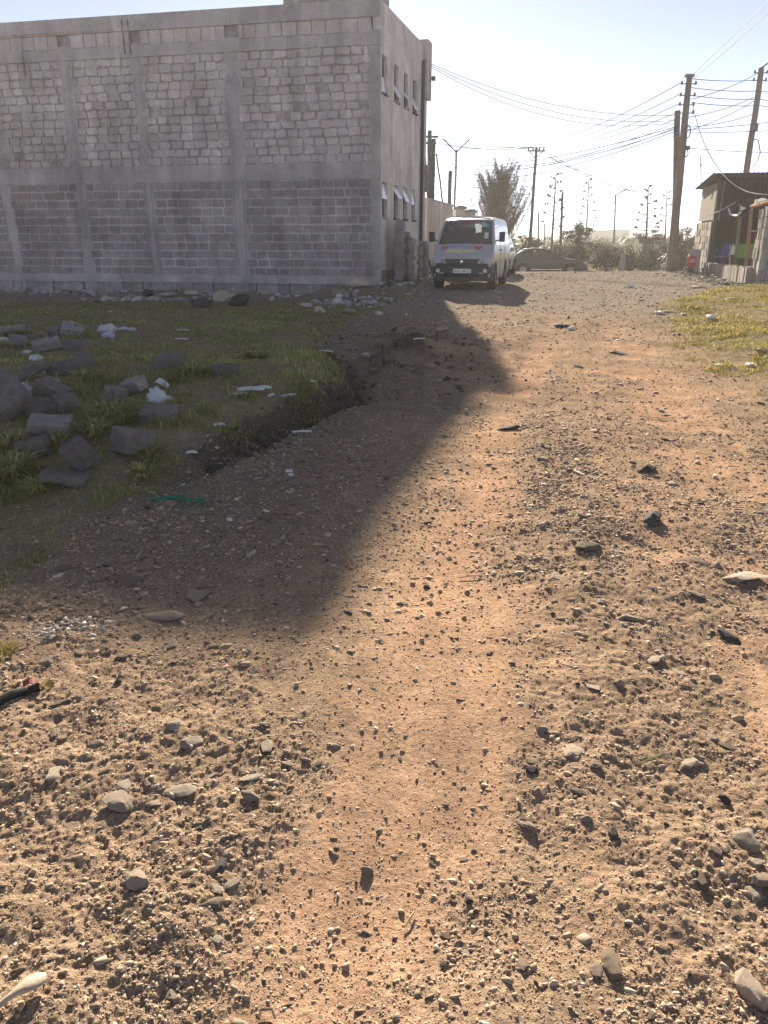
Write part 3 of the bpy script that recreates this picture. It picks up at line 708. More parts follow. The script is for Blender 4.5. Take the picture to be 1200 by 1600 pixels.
rd = MB(); boxL(rd, 8.6, SLEN, .05, .062, 7.745, 7.80, (.42, .28, .25)); part(rd, 'red_earth_line', CONC, bld)
pp = MB(); boxL(pp, .3, 3.62, -2.6, -1.9, H-.5, H+.75, (.27, .265, .26)); boxL(pp, -.0, .30, -RLEN, -.302, H+.002, H+.02, (.3, .3, .3)); part(pp, 'raised_parapet', CONC, bld)
fo = MB(); s = .1; random.seed(4)
while s < SLEN:
    w = random.uniform(.35, .8); k = random.uniform(.22, .32); boxL(fo, s, s+w-.03, -.1, random.uniform(-.02, .05), -.6, .175, (k, k, k)); s += w
part(fo, 'foundation', CONC, bld)
cr = MB()
for s in (8.05, 8.25, 11.9): boxL(cr, s, s+.05, .044, .056, 7.1 if s < 10 else 6.6, H-.12 if s < 10 else 7.3, (.12, .12, .12))
part(cr, 'drip_stain', CONC, bld)
# plastered side wall with its eight windows
PLA = block_material('beige_plaster', (.64, .62, .60), 1.6, .4, .75)
WR_ = [(.16, .74), (1.62, 2.2), (2.9, 3.48), (4.18, 4.76)]
zs_ = [-.4, 2.25, 3.28, 5.78, 6.8, H]
pw = MB(); pc = (.66, .635, .605)
cuts = [0]+[v for a in WR_ for v in a]+[RLEN]
for zi in range(5):
    z0, z1 = zs_[zi], zs_[zi+1]
    if zi in (1, 3):
        for i in range(0, len(cuts), 2): boxR(pw, cuts[i], cuts[i+1], -.24, .0, z0, z1, pc)
    else: boxR(pw, 0.0, RLEN, -.24, .0, z0, z1, pc)
part(pw, 'plastered_wall', PLA, bld)
FRM = mat('dark_steel', (.07, .07, .075), .55, .2, 20); FROST = mat('frosted_pane', (.80, .82, .82), .25, .06, 8, spec=.6); DARKG = mat('dark_glass', (.05, .055, .06), .08, .2, 5, spec=.7); DARKIN = mat('dark_interior', (.05, .045, .04), .9)
ang = {(0, 0): 14, (0, 1): 34, (0, 2): 24, (0, 3): 9, (1, 0): 8, (1, 1): 30, (1, 2): 40, (1, 3): 26}
for fl, (z0, z1) in enumerate(((2.25, 3.28), (5.78, 6.8))):
    for wi, (a, b) in enumerate(WR_):
        f = MB(); t = .035
        for q in ((a, a+t, z0, z1), (b-t, b, z0, z1), (a+t, b-t, z0, z0+t), (a+t, b-t, z1-t, z1)): boxR(f, q[0], q[1], -.16, -.11, q[2], q[3])
        zm = (z0+z1)/2 if fl == 0 else z0+.46*(z1-z0)
        boxR(f, a+t, b-t, -.155, -.115, zm-.015, zm+.015)
        fr = part(f, 'window', FRM, bld)
        g = MB(); lo_, hi_ = (z0+t, zm-.015) if fl == 0 else (zm+.015, z1-t)
        boxR(g, a+t, b-t, -.14, -.134, lo_, hi_); part(g, 'pane', DARKG, fr)
        # top hung sash standing open
        sl_, sh_ = (zm, z1-t) if fl == 0 else (z0+t, zm)
        A = R(ang[(fl, wi)]); h = sh_-sl_; s = MB(); M = MR @ Matrix.Rotation(A, 3, 'X')
        ctr = WR((a+b)/2, -.105, sh_)+M @ Vector((0, 0, -h/2)); s.box(ctr, (b-a-.05, .022, h), M); part(s, 'sash', FROST, fr)
        d = MB(); boxR(d, a, b, -.30, -.245, z0, z1); part(d, 'room_behind', DARKIN, fr)
        e = MB(); boxR(e, a-.04, b+.04, .001, .05, z0-.06, z0-.005); part(e, 'sill', PLA, fr)
dp = MB(); dp.tube([WR(5.5, .07, .2), WR(5.5, .07, 4), WR(5.5, .07, 7.6)], .06, 10); part(dp, 'downpipe', FRM, bld, smooth=True)
by = MB(); boxR(by, 5.75, 6.455, -.3, .16, 6.45, H+.16, (.42, .41, .40)); part(by, 'projecting_bay', PLA, bld)
bx = MB(); boxR(bx, 6.2, 6.456, -.2, .14, 3.3, 4.25, (.35, .35, .34)); part(bx, 'meter_box', PLA, bld)
lp = MB(); boxR(lp, 6.3, 6.42, .2, .32, 7.1, 7.24); lp.tube([WR(6.36, .15, 7.17), WR(6.36, .22, 7.17)], .02); part(lp, 'floodlight', FRM, bld)
dk = MB(); boxR(dk, .02, 3.6, .001, .014, -.3, .62, (.26, .25, .24)); part(dk, 'bare_skirting', CONC, bld)

# ------------------------------------------------------------------ stacked blocks beside the plastered wall
random.seed(31)
STB = mat('stack_block', (.25, .245, .24), .95, .25, 8, .5, 40, rnd=.28, dist=.01)
STW = mat('stack_block_pale', (.5, .49, .46), .95, .25, 8, .5, 40, rnd=.15, dist=.01)
pb = MB(); pb.box((0, 0, 0), (.42, .24, .14), None, None, .012)
proto = pb.build('cut_block', STB, None, .012); pp2 = proto.data.copy(); pp2.materials.clear(); pp2.materials.append(STW)
stacks = [(.9, .38, 15, STB, 'leftmost and tallest'), (1.7, .42, 13, STB, 'second'), (2.55, .45, 12, STW, 'pale middle'), (3.4, .45, 10, STB, 'fourth'), (4.2, .48, 9, STB, 'last and lowest')]
first = True
for r, d, n, mm, which in stacks:
    p = WR(r, d, 0); z = gz(p.x, p.y)-.02+.08
    for k in range(n):
        o = proto if first else proto.copy()
        if not first: COL.objects.link(o)
        first = False
        if mm is STW: o.data = pp2
        o.location = (p.x+random.uniform(-.03, .03), p.y+random.uniform(-.03, .03), z+.07); o.rotation_euler = (0, 0, math.atan2(DR.y, DR.x)+random.uniform(-.12, .12)); z += .143
        tag(o, ('pale' if mm is STW else 'grey')+' cut stone block in the %s stack against the plastered wall' % which, 'stone block', 'blocks of the %s stack' % which)
# dark timber or pipe leaning by the downpipe, reddish
o = MB(); o.tube([WR(5.9, .6, .0), WR(5.8, .15, 1.25)], .035); tag(o.build('leaning_post', mat('rust', (.2, .09, .06), .9)), 'short reddish post leaning on the plastered wall corner', 'post')

# ------------------------------------------------------------------ boundary wall and gate pillars beyond the building
WHT = block_material('cream_render', (.66, .63, .60), 1.2, .4, .7)
bw = empty('boundary_wall', (1.9, 33.2, 0), 0, 'plain cream rendered boundary wall running on from the building', 'wall')
a, b = Vector((1.72, 32.75, 0)), Vector((3.28, 39.3, 0)); d = (b-a).normalized(); nn = Vector((d.y, -d.x, 0)); MW = Matrix((d, nn, UP)).transposed(); ln = (b-a).length
m = MB(); m.box((a+b)/2-nn*.1+UP*1.4, (ln, .2, 3.3), MW, (.58, .54, .5)); part(m, 'panel', WHT, bw)
m = MB(); m.box((a+b)/2-nn*.1+UP*3.09, (ln, .26, .08), MW, (.5, .47, .44)); part(m, 'coping', WHT, bw)
m = MB(); m.box((a+b)/2-nn*.09+UP*.4, (ln, .2, .9), MW, (.36, .34, .33)); part(m, 'damp_base', WHT, bw)
for (u0, u1, vt, Y, lb) in ((713, 726, 327, 42.0, 'cream gate pillar with dark flat cap just past the boundary wall'), (727, 742, 332, 46.5, 'far cream gate pillar with dark cap above the van roof')):
    p0 = at(u0, vt, Y); p1 = at(u1, vt, Y); w = p1.x-p0.x; x = (p0.x+p1.x)/2; z0 = gz(x, Y)
    g = empty('gate_pillar', (x, Y, z0), 0, lb, 'gate pillar')
    m = MB(); m.box((0, 0, (p0.z-z0)/2-.05), (w, w, p0.z-z0+.1)); m.build('shaft', mat('cream_paint', (.40, .38, .35), .85, .1), g)
    m = MB(); m.box((0, 0, p0.z-z0+.05), (w*1.45, w*1.45, .1)); m.prism([(-w*.72, p0.z-z0+.1), (w*.72, p0.z-z0+.1), (.12, p0.z-z0+.17), (-.12, p0.z-z0+.17)], w*1.2); m.build('cap', mat('cap_grey', (.22, .22, .21), .8), g)
p = at(709, 331, 40); z0 = gz(p.x, 40); m = MB(); m.box((p.x, 40, (p.z+z0)/2), (.22, .22, p.z-z0+.2)); tag(m.build('white_post', mat('white_paint', (.8, .8, .78), .7, .05), None, .02), 'slim white post at the far end of boundary wall', 'post')

# ------------------------------------------------------------------ dark stone blocks lying in the grass
random.seed(9)
BLK = mat('basalt_block', (.145, .131, .123), .92, .35, 14, .9, 45, rnd=.25, dist=.008)
BLP = mat('basalt_block_pale', (.27, .25, .235), .92, .25, 14, .7, 55, rnd=.15, dist=.008)
def cut_block(size, hole=False, slabby=False, seed=0):
    """rough sawn block: subdivided box with worn corners and pitted faces"""
    import bmesh
    bm = bmesh.new(); bmesh.ops.create_cube(bm, size=1); bmesh.ops.subdivide_edges(bm, edges=bm.edges[:], cuts=9, use_grid_fill=True)
    V = np.array([v.co[:] for v in bm.verts]); S = np.array(size)
    rs = np.random.default_rng(seed)
    P = V*S
    # worn corners: push in by a corner factor
    c = np.sort(np.abs(V)/.5, axis=1); e = np.clip(c[:, 1], 0, 1)**26*.035
    P = P*(1-e[:, None]*rs.uniform(.4, 1.2))
    for k in range(5):       # a few chipped planes
        n = rs.normal(size=3); n /= np.linalg.norm(n); h = P @ n; lim = h.max()*rs.uniform(.88, .98); P = P-np.outer(np.maximum(h-lim, 0), n)
    f = fbm(P[:, 0]*14+seed, P[:, 1]*14+P[:, 2]*11, seed, 3); nrm = V/np.maximum(np.abs(V).max(1, keepdims=True), 1e-6); nrm = np.where(np.abs(nrm) > .999, nrm, 0)
    P = P+nrm*f[:, None]*.011
    P[:, 0] += P[:, 2]*rs.uniform(-.15, .15)
    for v, p in zip(bm.verts, P): v.co = p
    if hole:
        pass
    me = bpy.data.meshes.new('stone_block'); bm.to_mesh(me); bm.free(); return me
def lay(u, v, size, rz, rx=0, ry=0, m=BLK, lb='', sink=.15, hole=None, dy=0):
    rx += random.uniform(-16, 16); ry += random.uniform(-16, 16); sink += .10
    x, y, z = ground(u, v); y += dy; size = tuple(s*.68 for s in size)
    me = cut_block(size, seed=int(u*7+v)); me.materials.append(m)
    o = bpy.data.objects.new('stone_block', me); COL.objects.link(o); o.rotation_euler = (R(rx), R(ry), R(rz))
    M = Euler((R(rx), R(ry), R(rz))).to_matrix()
    lowz = min((M @ Vector((a*size[0]/2, b*size[1]/2, c*size[2]/2))).z for a in (-1, 1) for b in (-1, 1) for c in (-1, 1))
    o.location = (x, y, gz(x, y)-lowz-sink*size[2]); tag(o, lb, 'stone block', 'dark stone blocks dumped in the grass')
    if hole:
        h = MB(); h.tube([(hole[0]*.68, hole[1]*.68, size[2]/2-.02), (hole[0]*.68, hole[1]*.68, size[2]/2+.004)], .022, 10)
        h.build('drill_hole', mat('hole_dark', (.02, .02, .02), 1), o)
    return o
lay(12, 524, (.95, .3, .2), 3, 0, 0, BLP, 'long pale edged slab at the left edge, farthest of the blocks', .1)
lay(28, 541, (.30, .22, .22), 35, 18, 0, BLP, 'grey broken block leaning beside the long pale edged slab', .1)
lay(74, 548, (.52, .40, .16), 28, 24, -10, BLP, 'palest tilted block with a small dark hole facing the camera', .05, (.13, .1))
lay(90, 527, (.40, .25, .22), -25, 10, 12, BLK, 'grey block wedged behind the palest tilted block', .1)
lay(114, 526, (.45, .36, .17), 15, 22, 8, BLP, 'grey tilted block with a round drill hole, right of the palest block', .05, (.08, .05))
lay(118, 546, (.42, .24, .22), 4, 0, 0, BLK, 'dark squared block below the drilled block', .2)
lay(52, 532, (.32, .2, .16), -12, 0, 0, BLK, 'dark low block between the pale slab and tilted block', .2)
lay(52, 592, (.42, .24, .12), 62, -28, 0, BLK, 'thin slab leaning on edge above the white plastic scrap', .1)
lay(112, 585, (.60, .34, .18), 6, 8, -4, BLK, 'wide low weathered block in the middle of the pile', .15)
lay(84, 628, (.36, .26, .26), -20, 0, 10, BLK, 'blackish block half hidden in weeds behind the white flat slab', .3)
lay(16, 652, (.52, .40, .20), -38, 34, 14, BLK, 'big slab leaning steeply at the left edge with lit top edge', .08)
lay(66, 652, (.36, .26, .17), -28, 12, 0, BLK, 'dark block leaning against the big steep slab', .12)
lay(106, 645, (.26, .22, .18), 40, 30, 10, BLK, 'small wedge shaped block right of the leaning slab', .1)
lay(80, 677, (.44, .24, .11), 9, 12, -3, BLP, 'flat grooved slab lying across the middle of the pile', .0)
lay(55, 712, (.30, .22, .17), 8, 4, 0, BLK, 'squat block with mossy pale top below the grooved slab', .12)
lay(128, 735, (.26, .24, .27), 28, 14, -20, BLK, 'large dark cube like block standing on its edge nearest the road', .05)
lay(104, 758, (.42, .24, .08), 5, 4, 0, BLK, 'thin flat slab sunk in grass under the cube like block', .2)
lay(181, 628, (.27, .2, .19), 18, 6, 0, BLK, 'dark block with flat grey top left of the white strip', .12)
lay(211, 614, (.28, .2, .15), -24, 8, 4, BLP, 'pale topped block just behind the dark flat topped block', .15)
lay(265, 574, (.46, .30, .24), 30, 0, 0, BLK, 'lone squared block farther right in the grass', .15)
lay(208, 705, (.34, .30, .28), 48, 12, 18, BLK, 'rounded blackish block in grass nearest the bare earth', .2)
lay(252, 658, (.40, .22, .18), -8, 0, 8, BLK, 'dark low block under the pale plastic bag', .2)
lay(352, 588, (.36, .28, .24), 20, 0, 10, BLK, 'rightmost dark block, deep in the grass', .35)
lay(120, 602, (.20, .14, .09), 50, 0, 0, BLK, 'little broken block piece below the wide weathered block', .3)

# rocks by the foot of the wall, individually
random.seed(12)
for (u, v, r, mk, lb) in ((205, 468, .32, 'n', 'grey rubble rock at the left of the rubble line by the wall'), (232, 462, .30, 'd', 'dark rubble rock among pale ones by the wall'), (262, 465, .38, 'p', 'largest pale rubble rock near the wall'),
    (180, 474, .22, 'n', 'small grey rock left of the rubble line'), (152, 474, .2, 'd', 'small dark rock far left by the wall'), (300, 462, .3, 'p', 'pale flat rock right of the largest pale rubble'), (200, 452, .4, 'd', 'black boulder close to the wall foundation'),
    (318, 480, .34, 'd', 'dark round boulder in front of the wall pilaster'), (372, 478, .42, 'd', 'broad dark boulder by the second pilaster'), (350, 470, .5, 'n', 'low brown heap stone between two dark boulders'),
    (530, 465, .42, 'n', 'upright grey boulder on the rubble heap at the building corner'), (562, 448, .34, 'p', 'pale boulder on top of the corner rubble heap'), (480, 482, .3, 'p', 'pale rock low on the corner heap'), (500, 490, .24, 'p', 'pale small rock in front of the corner heap'), (545, 490, .2, 'n', 'grey rock right of the small pale rock'), (592, 492, .14, 'p', 'white chip of stone in the shaded dirt'), (640, 462, .16, 'p', 'pale chip of stone beside the stacked blocks'), (425, 470, .2, 'p', 'pale stone alone by the wall base')):
    x, y, z = ground(u, v); stone(x, y, r*.85, random.randrange(10), mk, lb, None, .18, (1.2, .9, .9), 'rubble_rock', 'rock')
# ------------------------------------------------------------------ vehicles
TYRE = mat('tyre_rubber', (.025, .025, .025), .85, .3, 30); RIM = mat('steel_rim', (.35, .35, .36), .4, .1, 10, metal=.6)
BPLAST = mat('black_plastic', (.035, .036, .04), .5, .25, 12); VWHITE = mat('white_car_paint', (.43, .425, .43), .28, .10, 3, spec=.4)
LENS = mat('lamp_lens', (.62, .64, .66), .08, .1, 6, spec=.8); GLASS = glass_mat('car_glass'); SEATM = mat('seat_cloth', (.07, .07, .085), .9)
CHROME = mat('chrome', (.7, .7, .72), .15, .05, 5, metal=1)
def loft_car(root, ys, top, bot, levels, halfw, cls, names, paint, nx=(-.93, -.5, 0, .5, .93), crown=.03):
    """loft a body along y; cls(y, z, onside, fx) names the piece a quad belongs to"""
    rings = []
    for y in ys:
        zt, zb = top(y), bot(y)
        side = [(halfw(min(z, zt), y), min(max(z, zb), zt)) for z in levels]
        wt = side[-1][0]
        ring = [(-w, z) for w, z in side]+[(wt*f, zt+crown*(1-f*f)) for f in nx]+[(w, z) for w, z in reversed(side)]
        rings.append([Vector((x, y, z)) for x, z in ring])
    nl = len(levels); n = len(rings[0]); bags = {k: MB() for k in names}
    for i in range(len(ys)-1):
        for j in range(n):
            a, b, c, d = rings[i][j], rings[i][(j+1) % n], rings[i+1][(j+1) % n], rings[i+1][j]
            ctr = (a+b+c+d)/4
            if (a-b).length < 1e-5 and (c-d).length < 1e-5: continue
            if j < nl-1: k = cls(ctr.y, levels[j], levels[j+1], 'l', ctr)
            elif j >= nl+len(nx): k = cls(ctr.y, levels[2*nl+len(nx)-2-j] if j < n-1 else 0, 0, 'r', ctr) if j < n-1 else 'body'
            else: k = cls(ctr.y, 0, 0, 't', ctr)
            q = [a, b, c, d]
            bags[k].add(q, [(0, 1, 2, 3)])
    for ring, rev in ((rings[0], False), (rings[-1], True)):
        for j in range(n//2):
            a, b, c, d = ring[j], ring[(j+1)], ring[n-2-j], ring[n-1-j]
            f = (0, 3, 2, 1) if not rev else (0, 1, 2, 3)
            if (b-c).length < 1e-5: continue
            k = cls(-9 if not rev else 99, a.z, b.z, 'e', (a+b+c+d)/4); bags[k].add([a, b, c, d], [f])
    out = {}
    body = None
    for k in names:
        if not bags[k].v: continue
        me_o = bags[k].build(names[k][0], names[k][1] or paint, root, 0, False)
        import bmesh
        bm = bmesh.new(); bm.from_mesh(me_o.data); bmesh.ops.remove_doubles(bm, verts=bm.verts, dist=1e-4); bmesh.ops.recalc_face_normals(bm, faces=bm.faces); bm.to_mesh(me_o.data); bm.free()
        me_o.data.polygons.foreach_set('use_smooth', np.ones(len(me_o.data.polygons), bool))
        if k == 'body':
            pass
        out[k] = me_o
    return out
def wheel(root, x, y, r, w=.2):
    t = MB(); n = 28
    prof = [(-w/2, r*.62), (-w/2, r*.92), (-w/2+.03, r), (w/2-.03, r), (w/2, r*.92), (w/2, r*.62)]
    vs = []; fs = []
    for k in range(n):
        a = 2*math.pi*k/n
        for px_, pr in prof: vs.append((px_, pr*math.cos(a), pr*math.sin(a)))
    m_ = len(prof)
    for k in range(n):
        for j in range(m_-1): fs.append((k*m_+j, k*m_+j+1, ((k+1) % n)*m_+j+1, ((k+1) % n)*m_+j))
    t.add(vs, fs); wh = t.build('wheel', TYRE, root); wh.location = (x, y, r)
    rm = MB(); s = 1 if x > 0 else -1
    rm.tube([(s*(w/2-.05), 0, 0), (s*(w/2-.03), 0, 0)], [r*.63, r*.63], 24)
    for k in range(6):
        a = k*math.pi/3; rm.box((s*(w/2-.02), r*.36*math.cos(a), r*.36*math.sin(a)), (.02, r*.5, r*.13), rot(a, 0, 0))
    rm.tube([(s*(w/2-.03), 0, 0), (s*(w/2+.005), 0, 0)], [r*.16, r*.12], 12); rm.build('rim', RIM, wh)
    return wh
VAN_YAW = -R(14.5)
vx, vy = 2.16, 22.4
van = empty('minibus', (vx, vy, gz(vx+.3, vy+1.5)), VAN_YAW, 'white minibus taxi with decorated bonnet parked facing the camera', 'minibus')
V_L = 4.66
def van_top(y): return float(np.interp(y, [0, .04, .10, .28, .46, .60, .82, 1.02, 1.18, 1.45, 2.2, 4.2, 4.55, 4.66], [.84, .875, .92, 1.06, 1.17, 1.30, 1.56, 1.775, 1.87, 1.925, 1.96, 1.95, 1.92, 1.84]))
def van_bot(y): return float(np.interp(y, [0, .3, 4.3, 4.66], [.30, .26, .26, .36]))
def van_w(z, y):
    w = float(np.interp(z, [.2, .5, .95, 1.15, 1.75, 1.9, 1.97], [.80, .845, .85, .835, .735, .68, .60]))
    return w*float(np.interp(y, [0, .05, .14, .35, .8, 4.5, 4.66], [.90, .945, .975, .992, 1, 1, .97]))
van_lv = [.26, .42, .62, .80, .95, 1.10, 1.20, 1.48, 1.74, 1.85, 1.91, 1.95]
def van_cls(y, z0, z1, side, c):
    if side == 't':
        if .50 < y < 1.17 and abs(c.x) < .69: return 'windscreen'
        return 'body'
    if side in 'lr':
        if .86 < y < 1.86 and 1.20 < c.z < 1.74 and c.z < van_top(y)-.10: return 'front_'+side
        if 1.98 < y < 3.02 and 1.20 < c.z < 1.74: return 'mid_'+side
        if 3.12 < y < 3.62 and 1.20 < c.z < 1.74: return 'rear_'+side
        if 3.72 < y < 4.38 and 1.20 < c.z < 1.74: return 'last_'+side
        if side == 'r' and .84 < c.z < 1.0 and y > .5: return 'stripe'
        return 'body'
    if side == 'e' and y > 50 and 1.15 < c.z < 1.8: return 'back'
    return 'body'
names = {'body': ('body', VWHITE), 'windscreen': ('windscreen', GLASS), 'back': ('rear_window', GLASS), 'stripe': ('yellow_stripe', mat('yellow_stripe', (.66, .60, .30), .4, .15, 6))}
for s in 'lr':
    for k in ('front_', 'mid_', 'rear_', 'last_'): names[k+s] = ('side_window', GLASS)
van_ys = [0, .04, .10, .19, .28, .37, .46, .50, .60, .71, .82, .86, .94, 1.02, 1.10, 1.17, 1.3, 1.45, 1.65, 1.86, 1.98, 2.5, 3.02, 3.12, 3.62, 3.72, 4.2, 4.38, 4.55, 4.62, 4.66]
vparts = loft_car(van, van_ys, van_top, van_bot, van_lv, van_w, van_cls, names, VWHITE)
for y in (.80, 3.45):
    for x in (-.74, .74): wheel(van, x, y, .325, .21)
    for s in (-1, 1):
        a = MB(); a.tube([(s*.70, y, .36), (s*.853, y, .36)], [.415, .40], 24); a.build('wheel_arch', mat('arch_black', (.015, .015, .015), .9), van)
for w in [c for c in COL.objects if c.parent == van and c.name.startswith('wheel') and not c.name.startswith('wheel_arch')]: w.location.x *= 1.035
def bodyx(z, y): return van_w(z, y)
# bumper, grille, lamps, plate
b = MB()
for z0, z1, d, wd in ((.25, .44, -.035, .82), (.442, .64, -.06, .845), (.642, .72, -.03, .83)):
    wd += .02; poly = [(-wd, .40), (-wd+.01, .12), (-wd+.13, d), (wd-.13, d), (wd-.01, .12), (wd, .40)]
    n = len(poly); b.add([(x, y, z0) for x, y in poly]+[(x, y, z1) for x, y in poly], [tuple(range(n-1, -1, -1)), tuple(range(n, 2*n))]+[(i, (i+1) % n, (i+1) % n+n, i+n) for i in range(n)])
bump = b.build('bumper', BPLAST, van, .015)
m = MB(); m.box((0, -.062, .40), (1.0, .03, .07)); m.build('air_intake', mat('intake_black', (.012, .012, .012), .8), bump)
g = MB()
g.prism([(-.42, .70), (.42, .70), (.50, .84), (-.50, .84)], .03); gr = g.build('grille', BPLAST, van, .006); gr.location = (0, -.012, 0)
for z in (.735, .78, .815):
    q = MB(); q.box((0, -.020, z), (.80, .012, .010)); q.build('grille_bar', mat('grey_bar', (.10, .10, .105), .4), gr)
q = MB(); q.box((0, -.022, .775), (.10, .016, .014)); q.tube([(0, -.03, .775), (0, -.018, .775)], .03, 16); q.build('emblem', CHROME, gr)
for s in (-1, 1):
    h = MB(); h.add([(s*.50, -.016, .69), (s*.72, .012, .69), (s*.805, .11, .70), (s*.81, .16, .86), (s*.73, .03, .865), (s*.54, -.008, .84),
                     (s*.50, .05, .69), (s*.70, .08, .69), (s*.76, .16, .70), (s*.77, .2, .86), (s*.70, .1, .865), (s*.54, .06, .84)],
                    [(0, 1, 4, 5), (1, 2, 3, 4), (5, 4, 10, 11), (4, 3, 9, 10), (0, 6, 7, 1), (1, 7, 8, 2), (0, 5, 11, 6), (2, 8, 9, 3)])
    hl = h.build('headlight', mat('headlamp', (.13, .135, .14), .12, .3, 14, spec=.8), van, .006)
    q = MB(); q.tube([(s*.61, -.012, .775), (s*.61, -.02, .775)], [.045, .035], 16); q.build('bulb_reflector', RIM, hl)
    q = MB(); q.tube([(s*.66, -.05, .53), (s*.66, -.072, .53)], [.062, .05], 18); q.build('fog_lamp', LENS, van, smooth=False)
    q = MB(); q.box((s*.55, -.066, .465), (.12, .012, .022)); q.build('marker_lamp', LENS, van)
    a = MB(); a.tube([(s*.80, .80, 1.30), (s*.90, .74, 1.33), (s*.96, .72, 1.36)], .018, 6); ar = a.build('mirror_arm', BPLAST, van)
    q = MB(); q.box((s*1.0, .72, 1.42), (.16, .07, .27)); q.build('wing_mirror', BPLAST, ar, .025, seg=3)
    q = MB(); q.box((s*.851, 1.72, 1.06), (.02, .14, .03)); q.box((s*.851, 2.1, 1.06), (.02, .14, .03)); q.build('door_handle', BPLAST, van)
    for yy in (1.91, 3.07):
        q = MB(); q.box((s*.848, yy, .72), (.012, .012, .86)); q.build('door_seam', mat('seam', (.05, .05, .05), .9), van)
    q = MB(); q.box((s*.10+.02, .50, 1.205), (.62, .02, .016), rot(0, .06*s, 0)); q.build('wiper', BPLAST, van)
q = MB(); q.box((0.02, -.068, .525), (.50, .012, .115)); pl = q.build('number_plate', mat('plate_white', (.78, .78, .76), .5, .03), van, .003)
def text(s, size, loc, rx, rz, m, parent, name='lettering', ex=.002, sx=1):
    c = bpy.data.curves.new(name, 'FONT'); c.body = s; c.size = size; c.align_x = 'CENTER'; c.align_y = 'CENTER'; c.extrude = ex; c.space_character = 1.05
    t = bpy.data.objects.new(name, c); dg = None; COL.objects.link(t)
    bpy.context.view_layer.update(); me = bpy.data.meshes.new_from_object(t.evaluated_get(bpy.context.evaluated_depsgraph_get())); bpy.data.objects.remove(t)
    o = link(name, me, None, parent); me.materials.clear(); me.materials.append(m); o.location = loc; o.rotation_euler = (rx, 0, rz); o.scale = (sx, 1, 1); return o
text('KAY 667Z', .105, (0.02, -.0765, .525), math.pi/2, 0, mat('plate_black', (.02, .02, .02), .6), pl, 'plate_lettering', sx=.9)
# stickers on the bonnet and windscreen, lying a few mm above the surface
def sticker(name, x0, x1, y0, y1, m, off=.006, shape=None, parent=van, nx_=8, ny_=5):
    s = MB(); vs = []; fs = []
    if shape is None:
        for j in range(ny_+1):
            for i in range(nx_+1):
                x = x0+(x1-x0)*i/nx_; y = y0+(y1-y0)*j/ny_; w = van_w(van_top(y), y); f = x/w; vs.append((x, y, van_top(y)+.03*(1-f*f)+off))
        for j in range(ny_):
            for i in range(nx_): a = j*(nx_+1)+i; fs.append((a, a+1, a+nx_+2, a+nx_+1))
    else:
        cx, cy = (x0+x1)/2, (y0+y1)/2; pts = [(cx, cy)]+[(cx+(x1-x0)/2*px_, cy+(y1-y0)/2*py_) for px_, py_ in shape]
        for x, y in pts:
            w = van_w(van_top(y), y); f = x/w; vs.append((x, y, van_top(y)+.03*(1-f*f)+off))
        n = len(shape); fs = [(0, i+1, (i+1) % n+1) for i in range(n)]
    s.add(vs, fs); return s.build(name, m, parent)
heart = []
for k in range(28):
    t = 2*math.pi*k/28; heart.append((math.sin(t)**3, (13*math.cos(t)-5*math.cos(2*t)-2*math.cos(3*t)-math.cos(4*t))/16))
REDS = mat('red_sticker', (.55, .10, .12), .5, .1, 9)
sticker('heart_sticker', -.66, -.44, .27, .45, REDS, shape=heart); sticker('heart_sticker', .26, .52, .25, .46, REDS, shape=heart)
sticker('purple_band', -.42, .24, .36, .44, mat('purple_sticker', (.36, .30, .48), .5, .15, 9))
sticker('yellow_label', -.48, -.02, .17, .27, mat('yellow_sticker', (.66, .62, .30), .5, .1, 9)); sticker('yellow_label', .02, .26, .17, .26, mat('yellow_sticker', (.66, .62, .30), .5, .1, 9))
random.seed(3)
for i in range(11):
    x = -.50+i*.075; sticker('banner_letter', x, x+.052, 1.055, 1.115, mat('pink_letter', (.60, .22, .34), .5), .008, nx_=2, ny_=2)
sticker('purple_sticker', .36, .46, 1.045, 1.125, mat('purple_sticker2', (.32, .14, .48), .5), .008)
sticker('blue_sticker', .44, .60, .90, .985, mat('blue_sticker', (.12, .42, .52), .5), .008)
sticker('licence_sticker', .50, .62, .64, .78, mat('pale_sticker', (.55, .6, .58), .5), .008)
q = MB(); q.box((0, 1.5, 1.968), (1.1, .05, .03)); q.box((0, 2.9, 1.985), (1.1, .05, .03)); q.build('roof_bar', VWHITE, van, .01)
# inside
q = MB(); q.box((0, .72, 1.08), (1.45, .4, .20)); q.build('dashboard', BPLAST, van, .04)
q = MB(); cx, cy, cz = .38, .98, 1.22
ringp = [(cx+.19*math.cos(t), cy+.06*math.sin(t), cz+.18*math.sin(t)) for t in np.linspace(0, 2*math.pi, 20)]
q.tube(ringp, .015, 6); q.build('steering_wheel', BPLAST, van)
for (x, y) in ((-.4, 1.75), (.4, 1.75), (-.3, 2.7), (.38, 2.7), (-.3, 3.6), (.38, 3.6)):
    q = MB(); q.box((x, y-.25, .86), (.52, .5, .16)); q.box((x, y+.03, 1.22), (.52, .14, .66), rot(-.15, 0, 0)); q.box((x, y+.10, 1.62), (.26, .1, .17)); q.build('seat', SEATM, van, .04)
q = MB(); q.box((0, 2.4, .55), (1.5, 4.0, .05)); q.build('cabin_floor', SEATM, van)

